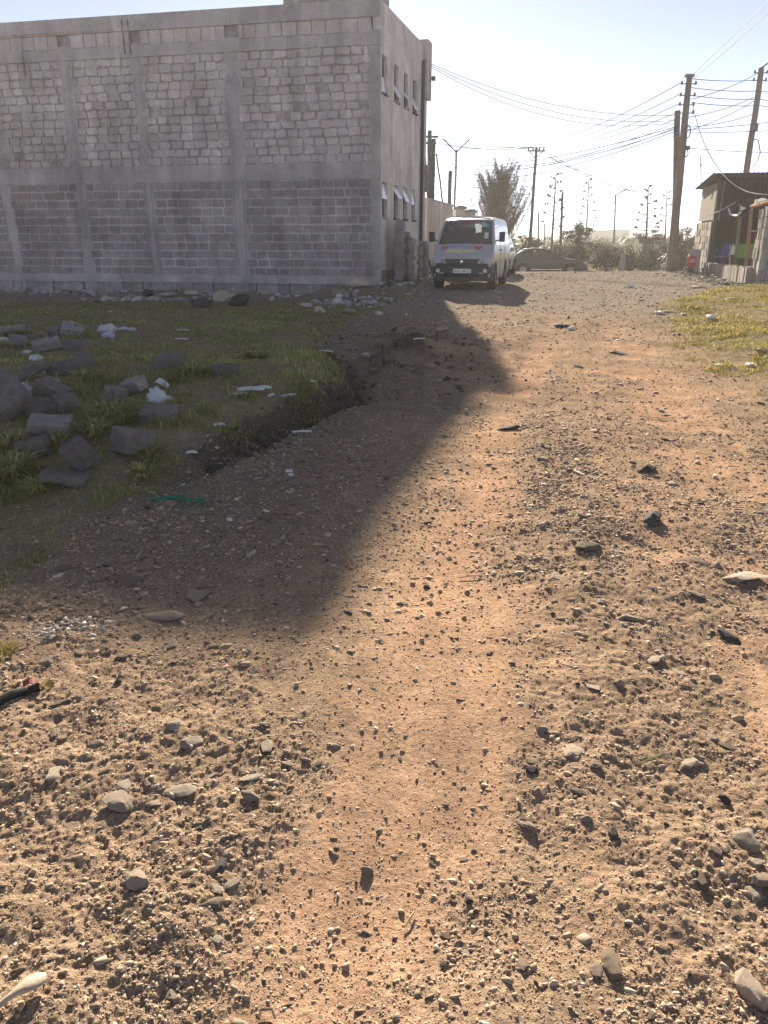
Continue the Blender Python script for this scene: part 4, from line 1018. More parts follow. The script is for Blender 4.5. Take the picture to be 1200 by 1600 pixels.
def saloon(root, L, prof, w, paint, r=.31, wb=(.85, 3.5), belt=.88, hatch=False):
    ty, tz = zip(*prof)
    top = lambda y: float(np.interp(y, ty, tz)); bot = lambda y: float(np.interp(y, [0, .4, L-.4, L], [.32, .2, .2, .36]))
    def hw(z, y): return w*float(np.interp(z, [.2, .5, .75, belt, 1.35, 1.46], [.94, 1, 1, .97, .76, .68]))*float(np.interp(y, [0, .12, .5, L-.5, L-.1, L], [.80, .92, 1, 1, .93, .84]))
    lv = [.2, .4, .6, .76, belt, .98, 1.12, 1.26, 1.34, 1.42]
    ys = sorted(set(list(ty)+list(np.linspace(0, L, 34))))
    cab = [y for y, z in prof if z > belt+.12]; c0, c1 = min(cab), max(cab); pk = [y for y, z in prof if z > 1.36]; p0, p1 = min(pk), max(pk)
    def cls(y, z0, z1, side, c):
        if side == 't':
            if c.z > belt+.1 and (c0-.25 < y < p0-.02) and abs(c.x) < w*.72: return 'windscreen'
            if c.z > belt+.1 and y > p1+.02 and abs(c.x) < w*.7: return 'back'
            return 'body'
        if side in 'lr' and belt+.02 < c.z < min(1.33, top(y)-.07) and c0 < y < c1:
            if abs(y-(c0+c1)/2-.05) < .06: return 'body'
            return 'win_'+side
        return 'body'
    nm = {'body': ('body', paint), 'windscreen': ('windscreen', GLASS), 'back': ('rear_window', GLASS), 'win_l': ('side_windows', GLASS), 'win_r': ('side_windows', GLASS)}
    loft_car(root, ys, top, bot, lv, hw, cls, nm, paint, crown=.02)
    for y in wb:
        for s in (-1, 1):
            wheel(root, s*(w-.09), y, r, .2)
            a = MB(); a.tube([(s*(w-.15), y, r+.02), (s*(w+.004), y, r+.02)], [r*1.22, r*1.2], 24); a.build('wheel_arch', mat('arch_black', (.015,)*3), root)
    for wv in [c for c in COL.objects if c.parent == root and c.name.split('.')[0] == 'wheel']: wv.location.x *= 1.02*(w+.02)/w
    for s in (-1, 1):
        h = MB(); h.box((s*w*.66, .10, .66), (w*.42, .16, .13), rot(0, 0, -s*.35)); h.build('headlight', LENS, root, .03)
        h = MB(); h.box((s*w*.72, L-.08, .80), (w*.34, .12, .16), rot(0, 0, s*.3)); h.build('tail_light', mat('tail_red', (.35, .03, .03), .2), root, .02)
        h = MB(); h.box((s*(w+.005), (wb[0]+wb[1])/2, .36), (.03, wb[1]-wb[0]-.9, .05)); h.build('side_strip', CHROME, root, .008)
        h = MB(); h.box((s*(w+.07), c0+.15, belt+.1), (.16, .08, .12)); h.build('wing_mirror', paint, root, .025)
    h = MB(); h.box((0, -.01, .36), (w*1.5, .1, .18)); h.build('bumper', BPLAST, root, .03)
    h = MB(); h.box((0, -.005, .58), (w*.8, .05, .10)); h.build('grille', BPLAST, root, .01)
    h = MB(); h.box((0, (p0+p1)/2, .55), (w*1.5, p1-p0+.6, .3)); h.build('seats', SEATM, root, .03)
SPROF = [(0, .56), (.05, .66), (.25, .76), (.7, .86), (1.2, .93), (1.45, 1.02), (1.75, 1.20), (2.05, 1.36), (2.35, 1.43), (2.8, 1.45), (3.3, 1.41), (3.6, 1.30), (3.85, 1.14), (4.02, 1.04), (4.35, 1.0), (4.5, .92), (4.56, .7)]
sed = empty('saloon_car', (11.05, 44.6, gz(9, 44.6)+.03), R(88), 'dark grey saloon car seen from the side on the crossing road', 'car')
saloon(sed, 4.56, SPROF, .86, mat('dark_grey_paint', (.065, .065, .074), .35, .1, 5, spec=.5), wb=(.88, 3.45))
HPROF = [(0, .6), (.06, .72), (.3, .84), (.9, .96), (1.15, 1.06), (1.45, 1.28), (1.75, 1.46), (2.2, 1.53), (3.2, 1.52), (3.8, 1.46), (4.1, 1.2), (4.2, 1.0), (4.25, .7)]
hb = empty('estate_car', (3.58, 29.3, gz(4.4, 30.8)), -R(14), 'white car parked behind the minibus, almost wholly hidden by it', 'car')
saloon(hb, 4.25, HPROF, .86, VWHITE, wb=(.8, 3.4))

# ------------------------------------------------------------------ poles and street lamps
WOOD = mat('pole_wood', (.20, .165, .135), .9, .3, 5, .4, 30, rnd=.12, dist=.02); WOODD = mat('pole_wood_dark', (.11, .10, .09), .9, .3, 5, .4, 30)
STEEL = mat('galvanised', (.22, .23, .24), .5, .15, 12, metal=.5); INS = mat('insulator', (.13, .10, .09), .4); CAB = mat('black_cable', (.02, .02, .022), .6); CABW = mat('pale_cable', (.62, .60, .57), .6)
def pole(name, u0, v0, u1, v1, Y, r0, r1, lb, m=WOOD, cat='utility pole', Ytop=None, base=None):
    b = at(u0, v0, Y) if base is None else Vector(base); t = at(u1, v1, Ytop or Y); zg = gz(b.x, b.y); b.z = zg
    root = empty(name, b, 0, lb, cat); s = MB(); n = 9
    s.tube([(t-b)*(k/n)+Vector((random.uniform(-.015, .015), 0, 0))-(UP*.3 if k == 0 else UP*0) for k in range(n+1)], [r0+(r1-r0)*k/n for k in range(n+1)], 12)
    s.build('shaft', m, root, smooth=True); return root, b, t
random.seed(17)
P1, b1, t1 = pole('utility_pole', 1047, 424, 1077.5, 119, 35, .20, .115, 'tall thick wooden utility pole with four rows of insulators')
def peg(root, b, p, dirx, ln=.28):
    m = MB(); q = p-b; m.tube([q+dirx*.05, q+dirx*ln], .02, 6); m.tube([q+dirx*ln+UP*-.03, q+dirx*ln+UP*.10], [.05, .035], 8); m.build('insulator', INS, root)
for v in (130, 147, 161, 173):
    f = (v-119)/(424-119); c = t1+(b1-t1)*f
    peg(P1, b1, c, Vector((1, 0, 0))); peg(P1, b1, c, Vector((-1, 0, 0)))
m = MB(); m.box(t1-b1+UP*.02, (.34, .2, .10)); m.build('pole_cap', STEEL, P1)
def coil(root, b, c, rx, rz, m=CAB):
    q = MB(); pts = [c-b+Vector((rx*math.cos(t), .02*math.sin(3*t), rz*math.sin(t))) for t in np.linspace(0, 4*math.pi*.98, 40)]; q.tube(pts, .022, 6); q.build('cable_coil', m, root)
coil(P1, b1, at(1074.5, 206, 34.8), .11, .23); coil(P1, b1, at(1072, 239, 34.8), .08, .14)
m = MB(); m.box(at(1074.5, 231, 34.8)-b1, (.16, .14, .14)); m.build('junction_box', INS, P1)
P2, b2, t2 = pole('utility_pole', 1054, 424, 1058.5, 173, 35.5, .17, .12, 'shorter wooden pole leaning against the tall thick pole')
P3, b3, t3 = pole('utility_pole', 1165, 300, 1190, 106, 40, .17, .125, 'wooden utility pole rising behind the iron shack roof', base=(17.3, 40, 0))
for v in (113, 124): peg(P3, b3, t3+(b3-t3)*((v-106)/330), Vector((-1, 0, 0))); peg(P3, b3, t3+(b3-t3)*((v-106)/330), Vector((1, 0, 0)))
m = MB(); m.tube([t3-b3, t3-b3+Vector((.35, 0, .25)), t3-b3+Vector((.9, 0, .45))], .035, 8); ar = m.build('lamp_arm', STEEL, P3)
m = MB(); m.box(t3-b3+Vector((1.1, 0, .5)), (.55, .2, .1), rot(0, -.2, 0)); m.build('lamp_head', STEEL, ar, .03)
q = MB(); q.tube([at(1177, 217, 39.8)-b3, at(1185, 219, 39.8)-b3, at(1188, 238, 39.8)-b3, at(1184, 250, 39.8)-b3, at(1175, 262, 39.8)-b3], .024, 6); q.build('cable_loop', CAB, P3)
m = MB(); m.box(at(1180, 199, 39.8)-b3, (.2, .18, .3)); m.build('junction_box', INS, P3)
P4, b4, t4 = pole('utility_pole', 827, 390, 838, 231, 55, .125, .085, 'straight wooden pole with a short crossarm beside the feathery tree', WOODD)
m = MB(); m.box(t4-b4-UP*.18, (1.15, .08, .08)); m.tube([t4-b4+Vector((-.42, 0, -.2)), t4-b4+Vector((0, 0, -.65))], .025); m.tube([t4-b4+Vector((.42, 0, -.2)), t4-b4+Vector((0, 0, -.65))], .025); ca = m.build('crossarm', WOODD, P4)
for x in (-.5, -.22, .22, .5):
    q = MB(); q.tube([t4-b4+Vector((x, 0, -.13)), t4-b4+Vector((x, 0, .06))], [.05, .035], 8); q.build('insulator', INS, ca)
P5, b5, t5 = pole('utility_pole', 671, 330, 671.5, 204, 46, .15, .11, 'wooden pole with crossarm closest to the building corner', WOODD)
m = MB(); m.box(t5-b5-UP*.3, (.95, .09, .09)); m.box(t5-b5-UP*.62, (.7, .09, .09)); m.build('crossarm', WOODD, P5)
P6, b6, t6 = pole('utility_pole', 674, 330, 677.5, 217, 46.6, .15, .12, 'second wooden pole standing tight against the pole by the building', WOODD)
P7, b7, t7 = pole('stay_pole', 683, 330, 663, 239, 45.4, .09, .08, 'slanting stay pole bracing the pair of poles from the left', WOODD, 'stay pole', base=None)
P8, b8, t8 = pole('stay_pole', 709, 330, 682, 240, 45.6, .06, .04, 'thin slanting stay leaning away right of the pair of poles', WOODD, 'stay pole')
P9, b9, t9 = pole('wooden_post', 700, 330, 704, 267, 44.5, .11, .10, 'short bare wooden post between pole pair and twin lamp', WOODD, 'post')
P10, b10, t10 = pole('street_lamp', 710, 330, 713, 234, 48, .07, .055, 'street lamp with two raised arms forming a V', STEEL, 'street lamp')
for s in (-1, 1):
    m = MB(); m.tube([t10-b10-UP*.15, t10-b10+Vector((s*.35, 0, .2))], .035, 8); ar = m.build('lamp_arm', STEEL, P10)
    m = MB(); m.box(t10-b10+Vector((s*.55, 0, .37)), (.55, .16, .06), rot(0, -s*.72, 0)); m.build('lamp_head', STEEL, ar, .015)
P11, b11, t11 = pole('street_lamp', 961, 385, 962, 304, 75, .10, .07, 'distant single arm street lamp against the sky', STEEL, 'street lamp')
m = MB(); m.tube([t11-b11-UP*.1, t11-b11+Vector((.5, 0, .25)), t11-b11+Vector((1.4, 0, .7))], .05, 8); ar = m.build('lamp_arm', STEEL, P11)
m = MB(); m.box(t11-b11+Vector((1.1, 0, .55)), (.7, .2, .09), rot(0, -.45, 0)); m.build('lamp_head', STEEL, ar)
pole('wooden_post', 876, 400, 879, 300, 62, .12, .09, 'thin bare pole between the two left agave stalks', WOODD, 'post')
pole('wooden_post', 841, 400, 842, 330, 66, .08, .06, 'short thin post just right of the crossarm pole', WOODD, 'post')
pole('wooden_post', 850, 400, 851, 349, 80, .07, .06, 'far low post with tiny crosspiece on the horizon', WOODD, 'post')

# overhead cables
def cable(p, q, sag, lb, grp, r=.014, m=CAB, name='overhead_cable'):
    p = Vector(p); q = Vector(q); n = 26; c = MB()
    c.tube([p+(q-p)*(k/n)-UP*(4*sag*(k/n)*(1-k/n)) for k in range(n+1)], r, 5)
    o = c.build(name, m); return tag(o, lb, 'cable', grp)
G1 = 'cables between the crossarm pole and tall pole'
for (v, dx) in ((130, -.5), (147, -.22), (161, .22), (173, .5)):
    f = (v-119)/(424-119); p = t1+(b1-t1)*f+Vector((-.28, 0, .06)); e = t4+Vector((dx, 0, .05))
    cable(e, p, .35, 'bare cable from the small crossarm up to the row of insulators on the tall pole', G1)
    cable(e, t5+Vector((dx*.8, 0, -.2 if abs(dx) > .3 else -.55)), .25, 'bare cable between the crossarm pole and the pole by the building', 'cables over the feathery tree')
G2 = 'low bundle of cables across the sky'
for i, (va, vb) in enumerate(((197, 262), (200, 272), (203, 281), (205, 290), (198, 250), (190, 243), (209, 300), (184, 231))):
    cable(at(1059, va, 35.3), at(652, vb, 47), .5+.12*i, 'dark cable in the sagging bundle running to the short pole', G2, .016 if i < 3 else .010)
G3 = 'cables from the building roof'
for i, (va, vb, ub) in enumerate(((180, 97, 668), (188, 99, 668), (192, 102, 669))):
    cable(at(1060-6*i, va, 35.5), at(ub, vb, 33), .55+.12*i, 'thin cable sagging from the building roof edge towards the short pole', G3, .0105)
G4 = 'cables between the two right hand poles'
for (va, vb) in ((123, 125), (137, 142), (149, 155), (160, 165)):
    cable(at(1080, va, 35), at(1186, vb, 40), .06, 'level cable linking the tall pole with the pole behind the shack', G4)
    cable(at(1186, vb, 40), at(1290, vb+8, 46), .06, 'cable going on past the pole behind the shack', 'cables leaving the frame at right')
for (ua, va, ub, vb) in ((1080, 155, 1186, 113), (1064, 185, 1178, 152), (1068, 206, 1178, 158), (1066, 199, 1178, 178), (1066, 206, 1290, 196), (1066, 203, 1290, 176), (1072, 231, 1290, 236)):
    cable(at(ua, va, 35), at(ub, vb, 40 if ub < 1200 else 45), .12, 'slanting cable fanning out right of the tall pole', 'cables fanning out right of the tall pole')
G5 = 'cables passing overhead'
for (ua, va, ub, vb) in ((1080, 119, 1195, 5), (1084, 123, 1215, 5)):
    a_ = at(ua, va, 35); b_ = at(ub, vb, 26); cable(a_, a_+(b_-a_)*1.8, .05, 'cable climbing from the tall pole out of the top of the picture', G5, .009)
G6 = 'far cables low over the horizon'
for (ua, va, ub, vb, Y) in ((735, 285, 1290, 297, 70), (735, 292, 1100, 320, 75), (735, 290, 1060, 338, 80), (860, 350, 1090, 357, 85)):
    cable(at(ua, va, Y), at(ub, vb, Y), .4, 'faint far cable low over the bushes', G6, .024)
for (dx, vb, ub) in ((-.3, 293, 1010), (0, 299, 1000), (.3, 303, 1012)):
    cable(t4+Vector((dx, 0, 0)), at(ub, vb, 74), .5, 'cable dropping from the crossarm pole to the right', 'cables dropping right from the crossarm pole', .018)
cable(at(1158, 50, 30), at(640, 20, 31), .01, 'x', 'x') if False else None
# white service cable to the shack
c = MB(); pts = [at(1082, 161, 34.9), at(1090, 195, 33.5), at(1103, 230, 32), at(1118, 257, 30.5), at(1138, 281, 29), at(1160, 296, 27.8), at(1185, 303, 26.6), at(1230, 304, 25)]
sm = []
for i in range(len(pts)-1):
    p0 = pts[max(i-1, 0)]; p1_, p2_ = pts[i], pts[i+1]; p3 = pts[min(i+2, len(pts)-1)]
    for k in range(6):
        t = k/6; sm.append(.5*((2*p1_)+(p2_-p0)*t+(2*p0-5*p1_+4*p2_-p3)*t*t+(3*p1_-p0-3*p2_+p3)*t**3))
c.tube(sm+[pts[-1]], .017, 6); tag(c.build('service_cable', CABW), 'pale service cable looping down from the tall pole past the shack', 'cable')
# ------------------------------------------------------------------ iron sheet shack with its porch
SF = Vector((13.25, 33, 0)); EXs = Vector((.98, -.2, 0)); EYs = Vector((.2, .98, 0)); MS = Matrix((EXs, EYs, UP)).transposed(); ZS = .28
def WS(a, b, z): return SF+EXs*a+EYs*b+UP*z
def boxS(mb, a0, a1, b0, b1, z0, z1, col=None, jit=0): mb.box(WS((a0+a1)/2, (b0+b1)/2, (z0+z1)/2), (abs(a1-a0), abs(b1-b0), z1-z0), MS, col, jit)
sh = empty('shack', SF+UP*ZS, 0, 'small shop shack of dark brown corrugated iron with a pale side panel', 'shack')
IRON = mat('brown_iron', (.032, .02, .021), .9, .25, 3, .15, 30, spec=.1); ROOF = mat('roof_iron', (.10, .075, .07), .7, .3, 4, spec=.4); TIM = mat('timber', (.30, .19, .11), .85, .3, 12, .3, 40)
TIMD = mat('dark_timber', (.07, .055, .045), .9, .3, 10); PANEL = mat('pale_panel', (.35, .335, .28), .8, .2, 2.5, transl=.35)
def corr(mb, f, L, n, amp, thick, z0, z1):
    """corrugated sheet in plan along one axis: f(a, off, z)"""
    k = n*6
    for sgn in (1,):
        vs = []; fs = []
        for i in range(k+1):
            a = L*i/k; o = amp*math.sin(2*math.pi*n*i/k)
            for off in (o, o+thick):
                vs.append(f(a, off, z0)); vs.append(f(a, off, z1(a) if callable(z1) else z1))
        for i in range(k):
            b = i*4; c = b+4
            fs += [(b, c, c+1, b+1), (b+2, b+3, c+3, c+2), (b+1, c+1, c+3, b+3), (b, b+2, c+2, c)]
        mb.add(vs, fs)
w = MB(); corr(w, lambda a, o, z: WS(.12+a, o, z), 6.6, 44, .018, .006, 2.35, 3.98); part(w, 'upper_front_sheet', IRON, sh)
w = MB(); corr(w, lambda a, o, z: WS(1.55+a, o+.05, z), 5.2, 34, .018, .006, ZS-.1, 2.36); part(w, 'lower_front_sheet', IRON, sh)
w = MB(); boxS(w, .14, 1.5, 1.4, 1.46, ZS-.1, 2.6); boxS(w, .14, 6.7, 3.5, 3.58, ZS, 3.5); boxS(w, 6.7, 6.76, .0, 3.58, ZS, 3.5); part(w, 'back_room', mat('dark_room', (.03, .028, .03), .9), sh)
# side wall: dry blocks below, pale sheet above
random.seed(44)
def dry_blocks(mb, f, L, z0, z1, hgt, wid, lo, hi, gap=.012):
    z = z0
    while z < z1-.05:
        h = min(hgt*random.uniform(.9, 1.08), z1-z); a = 0
        while a < L-.03:
            wd = min(wid*random.uniform(.7, 1.25), L-a); k = random.uniform(lo, hi); e = random.uniform(-.02, .02)
            f(mb, a+gap/2, a+wd-gap/2, z+gap/2, z+h-gap/2, e, (k, k*.93, k*.82)); a += wd
        z += h
DRY = mat('dry_block', (1, 1, 1), .95, .22, 12, .5, 40, tint=True, dist=.01)
q = MB(); dry_blocks(q, lambda mb, a0, a1, z0, z1, e, c: boxS(mb, -.06+e, .1, a0+.02, a1+.02, z0, z1, c, .006), 3.4, ZS-.15, 2.30, .27, .20, .26, .42); part(q, 'side_blockwork', DRY, sh)
q = MB(); boxS(q, -.03, 0, .1, 3.3, 2.31, 3.68); part(q, 'pale_side_panel', PANEL, sh)
q = MB(); boxS(q, -.03, .10, -.11, .0, ZS-.1, 3.9); part(q, 'corner_post', TIMD, sh)
q = MB(); q.tube([WS(.16, -.08, 2.3), WS(.20, -.08, 3.75)], .025); part(q, 'pipe', STEEL, sh)
# sloping roof sheet, high along the front
rf = MB(); k = 130; vs = []; fs = []
for i in range(k+1):
    a = -.28+7.1*i/k; o = .016*math.sin(2*math.pi*i*.34)
    lift = 0 if a > 0 else -.55*a*-1*.75
    for (bb, zz) in ((-.18, 4.02), (3.9, 3.66)):
        for off in (0, .012): vs.append(WS(a, bb, zz+o+off))
for i in range(k):
    b = i*4; c = b+4; fs += [(b+1, c+1, c+3, b+3), (b, b+2, c+2, c), (b, c, c+1, b+1), (b+2, b+3, c+3, c+2)]
rf.add(vs, fs); part(rf, 'roof', ROOF, sh)
q = MB(); boxS(q, .05, 6.7, -.07, -.02, 3.88, 3.98);  part(q, 'roof_batten', TIMD, sh)
# aerial on the roof
q = MB(); e = at(1095, 243, 35.2); f = at(1095.5, 296, 35.2); q.tube([f, e], .022, 6); q.tube([e+(f-e)*.25, e+(f-e)*.3], .045, 6); tag(q.build('aerial_mast', STEEL), 'thin aerial mast standing at the low end of shack roof', 'aerial')
# low porch wall of upright stones, and the near block pier
lw = empty('low_wall', WS(-.3, -4, ZS), 0, 'low porch wall of upright pinkish stones in front of the shack', 'wall'); random.seed(51)
q = MB(); b_ = -.25
while b_ > -7.6:
    wd = random.uniform(.12, .30); k = random.uniform(.26, .42); p_ = WS(-.12, b_-wd/2, 0); zg = gz(p_.x, p_.y)
    boxS(q, -.20-random.uniform(0, .04), .04, b_-wd+.012, b_, zg-.1, .66+.05*b_*-.2+random.uniform(-.04, .03), (k, k*.88, k*.78), .01); b_ -= wd
part(q, 'upright_stones', DRY, lw)
pr = empty('block_pier', WS(-.3, -8, ZS), 0, 'dry stacked block wall of narrow pale stones at the right edge', 'wall')
q = MB(); dry_blocks(q, lambda mb, a0, a1, z0, z1, e, c: boxS(mb, a0-.02, a1-.02, -8.25+e, -7.95, z0, z1, c, .006), 3.2, ZS-.2, 2.52, .30, .13, .28, .44); part(q, 'front_stones', DRY, pr)
q = MB(); dry_blocks(q, lambda mb, a0, a1, z0, z1, e, c: boxS(mb, -.04+e, .2, a0-7.94, a1-7.94, z0, z1, c, .006), .5, ZS-.2, 2.45, .30, .16, .28, .42); part(q, 'side_stones', DRY, pr)
# porch posts and rail
def post(u0, v0, u1, v1, Y, r, lb, m=TIM, Yt=None):
    a = at(u0, v0, Y); b = at(u1, v1, Yt or Y); z = gz(a.x, a.y); o = MB(); d = (b-a); a2 = a
    if a.z > z: a2 = a-d*((a.z-z)/max(d.z, .1))
    o.tube([a2-UP*.05, (a2+b)/2+Vector((.01, 0, 0)), b], [r, r*.95, r*.9], 8); return tag(o.build('porch_post', m), lb, 'post')
post(1165, 416, 1175, 320, 27.2, .065, 'straight orange brown timber porch post nearest the camera')
post(1148, 414, 1157, 331, 29.3, .065, 'greyish timber porch post in front of the green board', mat('grey_timber', (.22, .17, .13), .9, .3, 12))
post(1137, 414, 1153, 332, 29.8, .03, 'thin dark stick leaning beside the greyish porch post', TIMD)
post(1139, 418, 1141, 382, 28.6, .03, 'thin pale stick rising from the low wall by the blue chair', mat('pale_stick', (.4, .36, .3), .9))
q = MB(); q.tube([at(1174, 322, 27.2), at(1186, 320, 26.3), at(1206, 314, 25.2)], .055, 8); tag(q.build('porch_beam', mat('fresh_timber', (.48, .24, .12), .85, .2, 12)), 'fresh orange timber beam on top of the near porch post', 'beam')
q = MB(); q.tube([at(1172, 361, 27.2), at(1190, 360, 26)], .03, 8); tag(q.build('porch_rail', mat('pale_stick', (.4, .36, .3), .9)), 'short grey rail between near porch post and block pier', 'rail')
# sagging tarpaulin
tp = MB(); nu, nv = 14, 8; vs = []; fs = []
c00, c10, c01, c11 = at(1139, 326, 29.6), at(1157, 330, 27.6), at(1168, 310, 31.5), at(1200, 312, 27)
for j in range(nv+1):
    for i in range(nu+1):
        s, t = i/nu, j/nv; p = (c00*(1-s)+c10*s)*(1-t)+(c01*(1-s)+c11*s)*t
        p = p-UP*(.25*math.sin(math.pi*s)*math.sin(math.pi*t)+.18*math.sin(math.pi*s)*(1-t)+.03*math.sin(9*s+4*t)); vs.append(p)
nn0 = len(vs); vs += [p+UP*.015 for p in vs]
for j in range(nv):
    for i in range(nu): a = j*(nu+1)+i; fs += [(a, a+nu+1, a+nu+2, a+1), (a+nn0, a+1+nn0, a+nu+2+nn0, a+nu+1+nn0)]
tp.add(vs, fs); tpo = tp.build('tarpaulin', mat('dark_tarp', (.018, .018, .028), .95, .2, 6), None, 0, True); tag(tpo, 'dark sagging tarpaulin awning with a white front hem', 'tarpaulin')
q = MB(); q.tube([vs[i]-UP*.02 for i in range(nu+1)], .035, 6); q.build('white_hem', mat('white_cloth', (.75, .74, .7), .8), tpo)
q = MB(); q.tube([at(1109, 336, 32.9), at(1124, 330, 31.4), at(1150, 316, 31)], .02, 6); tag(q.build('awning_rope', mat('grey_rope', (.3, .29, .28), .9)), 'thin rope holding up the tarpaulin from the shack corner post', 'rope')
# chair, counter and things on the porch
def plastic_chair(loc, rz, m, lb):
    r = empty('plastic_chair', loc, rz, lb, 'chair')
    q = MB(); q.box((0, 0, .43), (.46, .44, .03)); q.build('seat', m, r, .012)
    q = MB()
    for i in range(9):
        a = -1+2*i/8; q.box((a*.20, .21+.03*(1-a*a), .66), (.052, .02, .44), rot(-.15, 0, -a*.3))
    q.box((0, .27, .885), (.44, .03, .05), rot(-.15, 0, 0)); q.build('backrest', m, r, .006)
    for s in (-1, 1):
        q = MB(); q.tube([(s*.24, .2, .66), (s*.25, 0, .67), (s*.24, -.2, .64), (s*.235, -.22, .43)], .02, 6); q.build('armrest', m, r)
        for t in (-1, 1):
            q = MB(); q.tube([(s*.24, t*.24, 0), (s*.205, t*.19, .43)], [.018, .03], 6); q.build('leg', m, r)
    return r
cp = at(1128, 410, 31.2); plastic_chair((cp.x, cp.y, gz(cp.x, cp.y)+.25), R(-60), mat('blue_plastic', (.04, .05, .24), .4, .1), 'blue plastic chair on the porch of the shack')
pf = MB(); boxS(pf, -.1, 5, -7.6, -.02, ZS-.4, ZS+.22); part(pf, "porch_floor", mat("packed_earth", (.14, .11, .09), .95), sh)
gb = empty('counter', at(1166, 415, 28.4), 0, 'bright green painted counter board on dark legs inside the porch', 'counter')
a, b = at(1151, 381, 28.6), at(1192, 403, 28.2); q = MB(); q.box((a+b)/2-gb.location, (b.x-a.x, .05, a.z-b.z)); q.build('green_board', mat('green_paint', (.13, .30, .05), .6, .15, 8), gb)
q = MB(); q.box(Vector(((a.x+b.x)/2, 28.7, b.z-.03))-gb.location, (b.x-a.x, .5, .05)); q.build('counter_top', TIMD, gb)
for xx in (a.x+.06, b.x-.06):
    for yy in (28.5, 28.9):
        q = MB(); zz = gz(xx, yy); q.box(Vector((xx, yy, (b.z+zz)/2))-gb.location, (.05, .05, b.z-zz)); q.build('leg', TIMD, gb)
q = MB(); p = at(1145, 392, 29.2); q.box(p, (.10, .08, .26)); q.tube([p+UP*.13, p+UP*.22], [.05, .02], 8); tag(q.build('canister', mat('white_plastic', (.75, .74, .72), .5, .05), None, .02), 'small white canister hanging beside the greyish porch post', 'canister')
p = at(1176, 411, 27.4); q = MB(); q.box((p.x, p.y, ZS+.30), (.8, .3, .12), rot(0, 0, .1)); q.box((p.x-.25, p.y, ZS+.16), (.06, .28, .3)); q.box((p.x+.25, p.y, ZS+.16), (.06, .28, .3)); tag(q.build('bench', TIMD, None, .01), 'low dark bench under the green counter', 'bench')
# red sign box on a stump, and a leaning board
p = at(1077.5, 430, 32.3); z = gz(p.x, p.y)
rs = empty('sign_box', (p.x, p.y, z), R(6), 'small red sign box with pale writing standing on a dark stump', 'sign')
q = MB(); q.box((0, 0, .48), (.34, .14, .42)); q.build('box', mat('red_paint', (.50, .04, .06), .5, .1, 10), rs, .03)
q = MB(); q.box((0, -.076, .50), (.20, .008, .11)); pl2 = q.build('white_panel', mat('pale_pink_panel', (.66, .50, .50), .6), rs)
q = MB(); [q.box((-.06+.06*i, -.083, .50), (.03, .006, .05)) for i in range(3)]; q.build('worn_lettering', mat('red_paint', (.50, .04, .06)), pl2)
q = MB(); q.tube([(0, 0, -.1), (0, .01, .14), (0, 0, .27)], [.13, .11, .10], 9); q.build('stump', mat('stump', (.06, .055, .05), .95, .3, 12), rs)
p = at(1083, 424, 33.6); q = MB(); q.box((p.x, p.y, gz(p.x, p.y)+.45), (.50, .03, .95), rot(-.2, .08, .1)); tag(q.build('board', mat('grey_board', (.36, .36, .35), .7, .15, 5), None, .01), 'grey weathered board leaning behind the red sign box', 'board')
x, y, z = ground(1104, 427); stone(x, y, .34, 5, 'd', 'dark flat boulder at the foot of the shack corner post', None, .25, (1.4, .9, .8), 'boulder', 'rock')
for (u, v, lb, sc) in ((1090, 450, 'flat pale slab on the dark gravel before the shack', (1.6, .8, .4)), (1100, 440, 'dark flat slab behind the pale slab near the shack', (1.3, .8, .4))):
    x, y, z = ground(u, v); stone(x, y, .24, 3, 'n', lb, None, .25, sc, 'slab', 'stone')

# ------------------------------------------------------------------ trees, bushes, agaves
LEAF = mat('leaf', (1, 1, 1), .6, .15, 3, tint=True, transl=.35); BARK = mat('bark', (.12, .10, .085), .95, .3, 8)
lr = np.random.default_rng(77)
def leaves_mesh(name, C, D, ln, wd, col):
    """thin leaf quads: centres C, long axes D (unit), lengths ln, widths wd"""
    n = len(C); r = lr.normal(size=(n, 3)); S = np.cross(D, r); S /= np.linalg.norm(S, axis=1, keepdims=True)+1e-9
    a = C-D*ln[:, None]/2; b = C+D*ln[:, None]/2; m1 = C+S*wd[:, None]/2; m2 = C-S*wd[:, None]/2
    V = np.stack([a, m1, b, m2], 1).reshape(-1, 3); F = np.arange(n*4).reshape(n, 4)
    return mesh_np(name, V, F, np.repeat(col, 4, 0))
def unit(v): return v/(np.linalg.norm(v, axis=1, keepdims=True)+1e-9)
def clump_crown(parent, base, clumps, n, ls, pal, name='crown', up=.2):
    """clumps: (x,y,z,rx,ry,rz) relative to base"""
    clumps = np.array(clumps); vol = clumps[:, 3]*clumps[:, 4]*clumps[:, 5]; k = lr.choice(len(clumps), n, p=vol**.67/np.sum(vol**.67))
    d = unit(lr.normal(size=(n, 3))); rr = lr.random(n)**.45
    P = clumps[k, :3]+d*rr[:, None]*clumps[k, 3:]
    P += .12*clumps[k, 3:]*lr.normal(size=(n, 3))
    D = unit(lr.normal(size=(n, 3))+np.array([0, 0, up])); pal = np.array(pal); c = pal[lr.integers(0, len(pal), n)]*lr.uniform(.6, 1.35, (n, 1))
    me = leaves_mesh(name, P, D, ls*lr.uniform(.6, 1.4, n), ls*.5*lr.uniform(.6, 1.3, n), c)
    return link(name, me, LEAF, parent)
def trunk_mesh(parent, paths, name='trunk', m=BARK):
    q = MB()
    for pts, r0, r1 in paths:
        n = len(pts); q.tube(pts, [r0+(r1-r0)*i/(n-1) for i in range(n)], 7)
    return q.build(name, m, parent, smooth=True)
